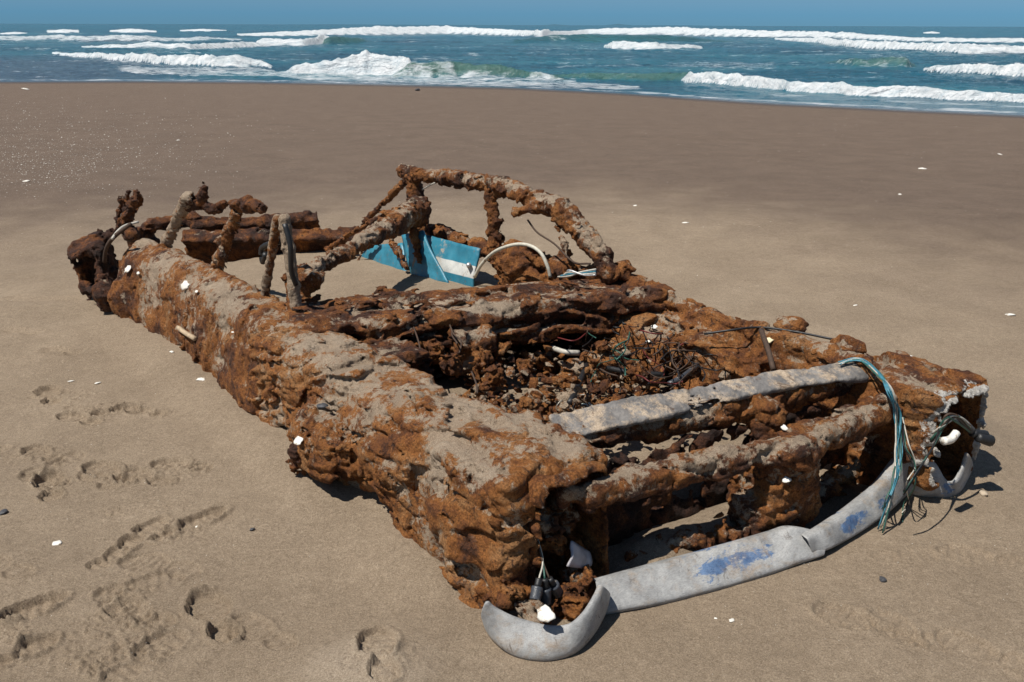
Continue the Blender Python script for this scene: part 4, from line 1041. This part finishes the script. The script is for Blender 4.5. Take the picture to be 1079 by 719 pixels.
for k, (px, py, s, lab) in enumerate(SH):
    p = on_sand(px, py); d = math.dist(p, (0, 0, EYE)); flake('shell_fragment', (p[0], p[1], p[2]-.0025), s*d/F*1.0, M_SHELL, lab, 'shell', 'white shell fragments on the sand', .2, 200+k)
stone('pebble', on_sand(4, 541), .016, M_PEBBLE, 'dark grey pebble at the left edge of the photo on plain sand', 3)
stone('pebble', on_sand(930, 612), .014, M_PEBBLE, 'black pebble on the sand in front of the bumper kink', 4)
stone('pebble', on_sand(266, 559), .009, M_PEBBLE, 'small dark pebble between the footprints and the wreck', 5)
stone('pebble', on_sand(1036, 521), .018, M_TANSTONE, 'tan stone on the sand right of the far bumper end', 6)
stone('pebble', on_sand(888, 560), .008, M_WBRN, 'small brown pebble close to the bumper below the loom wires', 7)
stone('pebble', on_sand(440, 95), .12, M_PEBBLE, 'dark lump at the water edge beyond the roof rail', 8)
# shells lodged in the wreck
BODY = [o for o in car_root.children_recursive if o.type == 'MESH' and len(o.data.polygons) > 1500 and o.name.split('.')[0] not in ('bumper', 'door_panel')]
def stuck(c, size, mat, lab, seed, tilt=1.0, cat='shell', flat=.3):
    w = wcar(c); face = np.array([-.35, -.55, .75])+np.array([random.uniform(-.3, .3) for _ in range(3)])
    return flake('shell_fragment', tuple(w), size*.82, mat, lab, cat, None, tilt, seed, flat, face)
stuck(cu(575, 648, -.225), .038, M_SHELL, 'bright white shell under the lamp plugs in the near bumper end', 300, .6)
stuck(hit(136, 284, BODY, .012), .040, M_SHELL, 'larger white shell stuck on the tail end of the rusty flank', 301, 1.2)
stuck(hit(147, 287, BODY, .012), .022, M_SHELL, 'smaller white shell right of the larger one on the tail end', 302, 1.2)
stuck(hit(197, 302, BODY, .012), .038, M_SHELL, 'white shell stuck high on the middle of the rear flank', 303, 1.2)
stuck(hit(209, 308, BODY, .012), .018, M_SHELL, 'small white chip just right of the shell on the middle of the rear flank', 304, 1.2)
stuck(hit(316, 464, BODY, .012), .030, M_SHELL, 'white shell at the foot of the flank by the rusty swelling', 305, .4)
stuck(hit(248, 350, BODY, .012), .010, M_SHELL, 'tiny white chip low on the rear flank right of the wooden slat', 306)
stuck(hit(464, 376, BODY, .014), .030, M_CREAM, 'cream coloured shell wedged beside the engine bay near the fender', 307, .8)
stuck(hit(812, 359, BODY, .014), .028, M_CREAM, 'cream shell lying by the straps on the far fender', 308, .8)
stuck(hit(622, 428, [eng], .02), .040, simple('pale_green_shard', (.55, .62, .56), .5, .2, .001, 40), 'pale green shard behind the grey trim strip', 309, .6)
stuck(hit(664, 415, BODY, .014), .030, M_TANSTONE, 'greyish stone chip among the debris in the engine bay', 310, .6, 'stone chip')
stuck(hit(826, 455, BODY, .014), .016, M_SHELL, 'white chip on the lower crossbar under the trim strip', 311, .6)
stuck(hit(828, 505, BODY, .01), .018, M_SHELL, 'white chip on the top of the centre bracket', 312, .9)
stuck(hit(688, 347, BODY, .014), .022, M_SHELL, 'long white shell splinter on the cable tangle in the engine bay', 313, .5)
stuck(hit(684, 362, BODY, .014), .015, M_SHELL, 'small white lump below the splinter in the cable tangle', 314, .8)
tag(tube('bone_shard', [wcar(cu(994, 465, -.47)), wcar(cu(1002, 463, -.475)), wcar(cu(1008, 456, -.475))], .014, M_SHELL, None, 8, local=False), 'curved white strip caught in the wires of the far lamp pod', 'shell')
st_ = lump('rust_flake', None, None, wcar(cv(316, 480, -.075)), (.035, .035, .06), 320., -.3, -.1, local=False)
tag(st_, 'dark rusty stub standing in the sand against the near flank', 'rust flake')
stone('pebble', tuple(wcar(hit(340, 430, BODY, .006))), .022, M_PEBBLE, 'grey pebble lodged in the rusty flank above the swelling', 9)

# white shell grit strewn over the dark sand: uncountable
gv = []; gf = []
def grit(px, py, smin_, smax_):
    w = wz(px, py)
    for _ in range(2): w = wz(px, py, float(base_ground(np.array([w[0]]), np.array([w[1]]))[0]))
    s = R2.uniform(smin_, smax_)*w[1]/F; a = R2.uniform(0, 6.3); z = w[2]+.012
    b = len(gv)
    for q, rr in ((0, 1.), (1.6, .6), (3.1, 1.1), (4.7, .55)): gv.append((w[0]+math.cos(a+q)*s*rr, w[1]+math.sin(a+q)*s*rr, z+R2.uniform(0, s)))
    gf.append((b, b+1, b+2, b+3))
for _ in range(2600): grit(max(-40, R2.gauss(40, 90)), R2.triangular(100, 212, 175), .25, .75)
for _ in range(500): grit(R2.uniform(-60, 1140), R2.triangular(100, 330, 130), .2, .5)
for _ in range(120): grit(R2.uniform(-60, 330), R2.uniform(330, 715), .25, .6)
for _ in range(90): grit(R2.uniform(650, 1100), R2.uniform(560, 715), .25, .6)
g_ = link_mesh('shell_grit', gv, gf, M_SHELL, None, smooth=False); g_['kind'] = 'stuff'
g_.modifiers.new('thickness', 'SOLIDIFY').thickness = .001

# ------------------------------------------------------------------ light, sky, camera
SUN_EL = math.radians(62.5); to_sun = np.array([-.83, -.55])
az = math.atan2(to_sun[0], to_sun[1])
sun = bpy.data.lights.new('sun', 'SUN'); sun.energy = 4.9; sun.angle = math.radians(.53); sun.color = (1., .955, .88)
so = bpy.data.objects.new('sun', sun); COL.objects.link(so)
tv = Vector((to_sun[0], to_sun[1], 0)).normalized()*math.cos(SUN_EL)+Vector((0, 0, math.sin(SUN_EL)))
so.rotation_euler = tv.to_track_quat('Z', 'Y').to_euler()
w = bpy.data.worlds.new('World'); SC.world = w; w.use_nodes = True
nt = w.node_tree; bg = nt.nodes['Background']
sky = nt.nodes.new('ShaderNodeTexSky'); sky.sky_type = 'NISHITA'; sky.sun_disc = False
sky.sun_elevation = SUN_EL; sky.sun_rotation = az; sky.altitude = 0; sky.air_density = 1.3; sky.dust_density = .1; sky.ozone_density = 4.
mx = nt.nodes.new('ShaderNodeMix'); mx.data_type = 'RGBA'; mx.blend_type = 'MULTIPLY'; mx.inputs[0].default_value = 1.
tc = nt.nodes.new('ShaderNodeTexCoord'); sp = nt.nodes.new('ShaderNodeSeparateXYZ'); mr = nt.nodes.new('ShaderNodeMapRange'); mr.inputs[1].default_value = .01; mr.inputs[2].default_value = .10
hz = nt.nodes.new('ShaderNodeMix'); hz.data_type = 'RGBA'; hz.inputs[6].default_value = (.29, .80, 1.85, 1); hz.inputs[7].default_value = (.90, .92, .95, 1)   # clear blue sea horizon
nt.links.new(tc.outputs['Generated'], sp.inputs[0]); nt.links.new(sp.outputs[2], mr.inputs[0]); nt.links.new(mr.outputs[0], hz.inputs[0]); nt.links.new(hz.outputs[2], mx.inputs[7])
nt.links.new(sky.outputs[0], mx.inputs[6]); nt.links.new(mx.outputs[2], bg.inputs[0]); bg.inputs[1].default_value = .05
cam = bpy.data.cameras.new('camera'); co = bpy.data.objects.new('camera', cam); COL.objects.link(co)
cam.sensor_width = 36; cam.lens = 36*F/W0; cam.clip_start = .05; cam.clip_end = 20000
co.location = (0, 0, EYE)
co.rotation_euler = (Matrix.Rotation(math.pi/2-PITCH, 3, 'X')@Matrix.Rotation(ROLL, 3, 'Z')).to_euler()
SC.camera = co
vs = SC.view_settings; vs.view_transform = 'Standard'; vs.look = 'None'; vs.gamma = 1; vs.exposure = .18; vs.use_curve_mapping = False
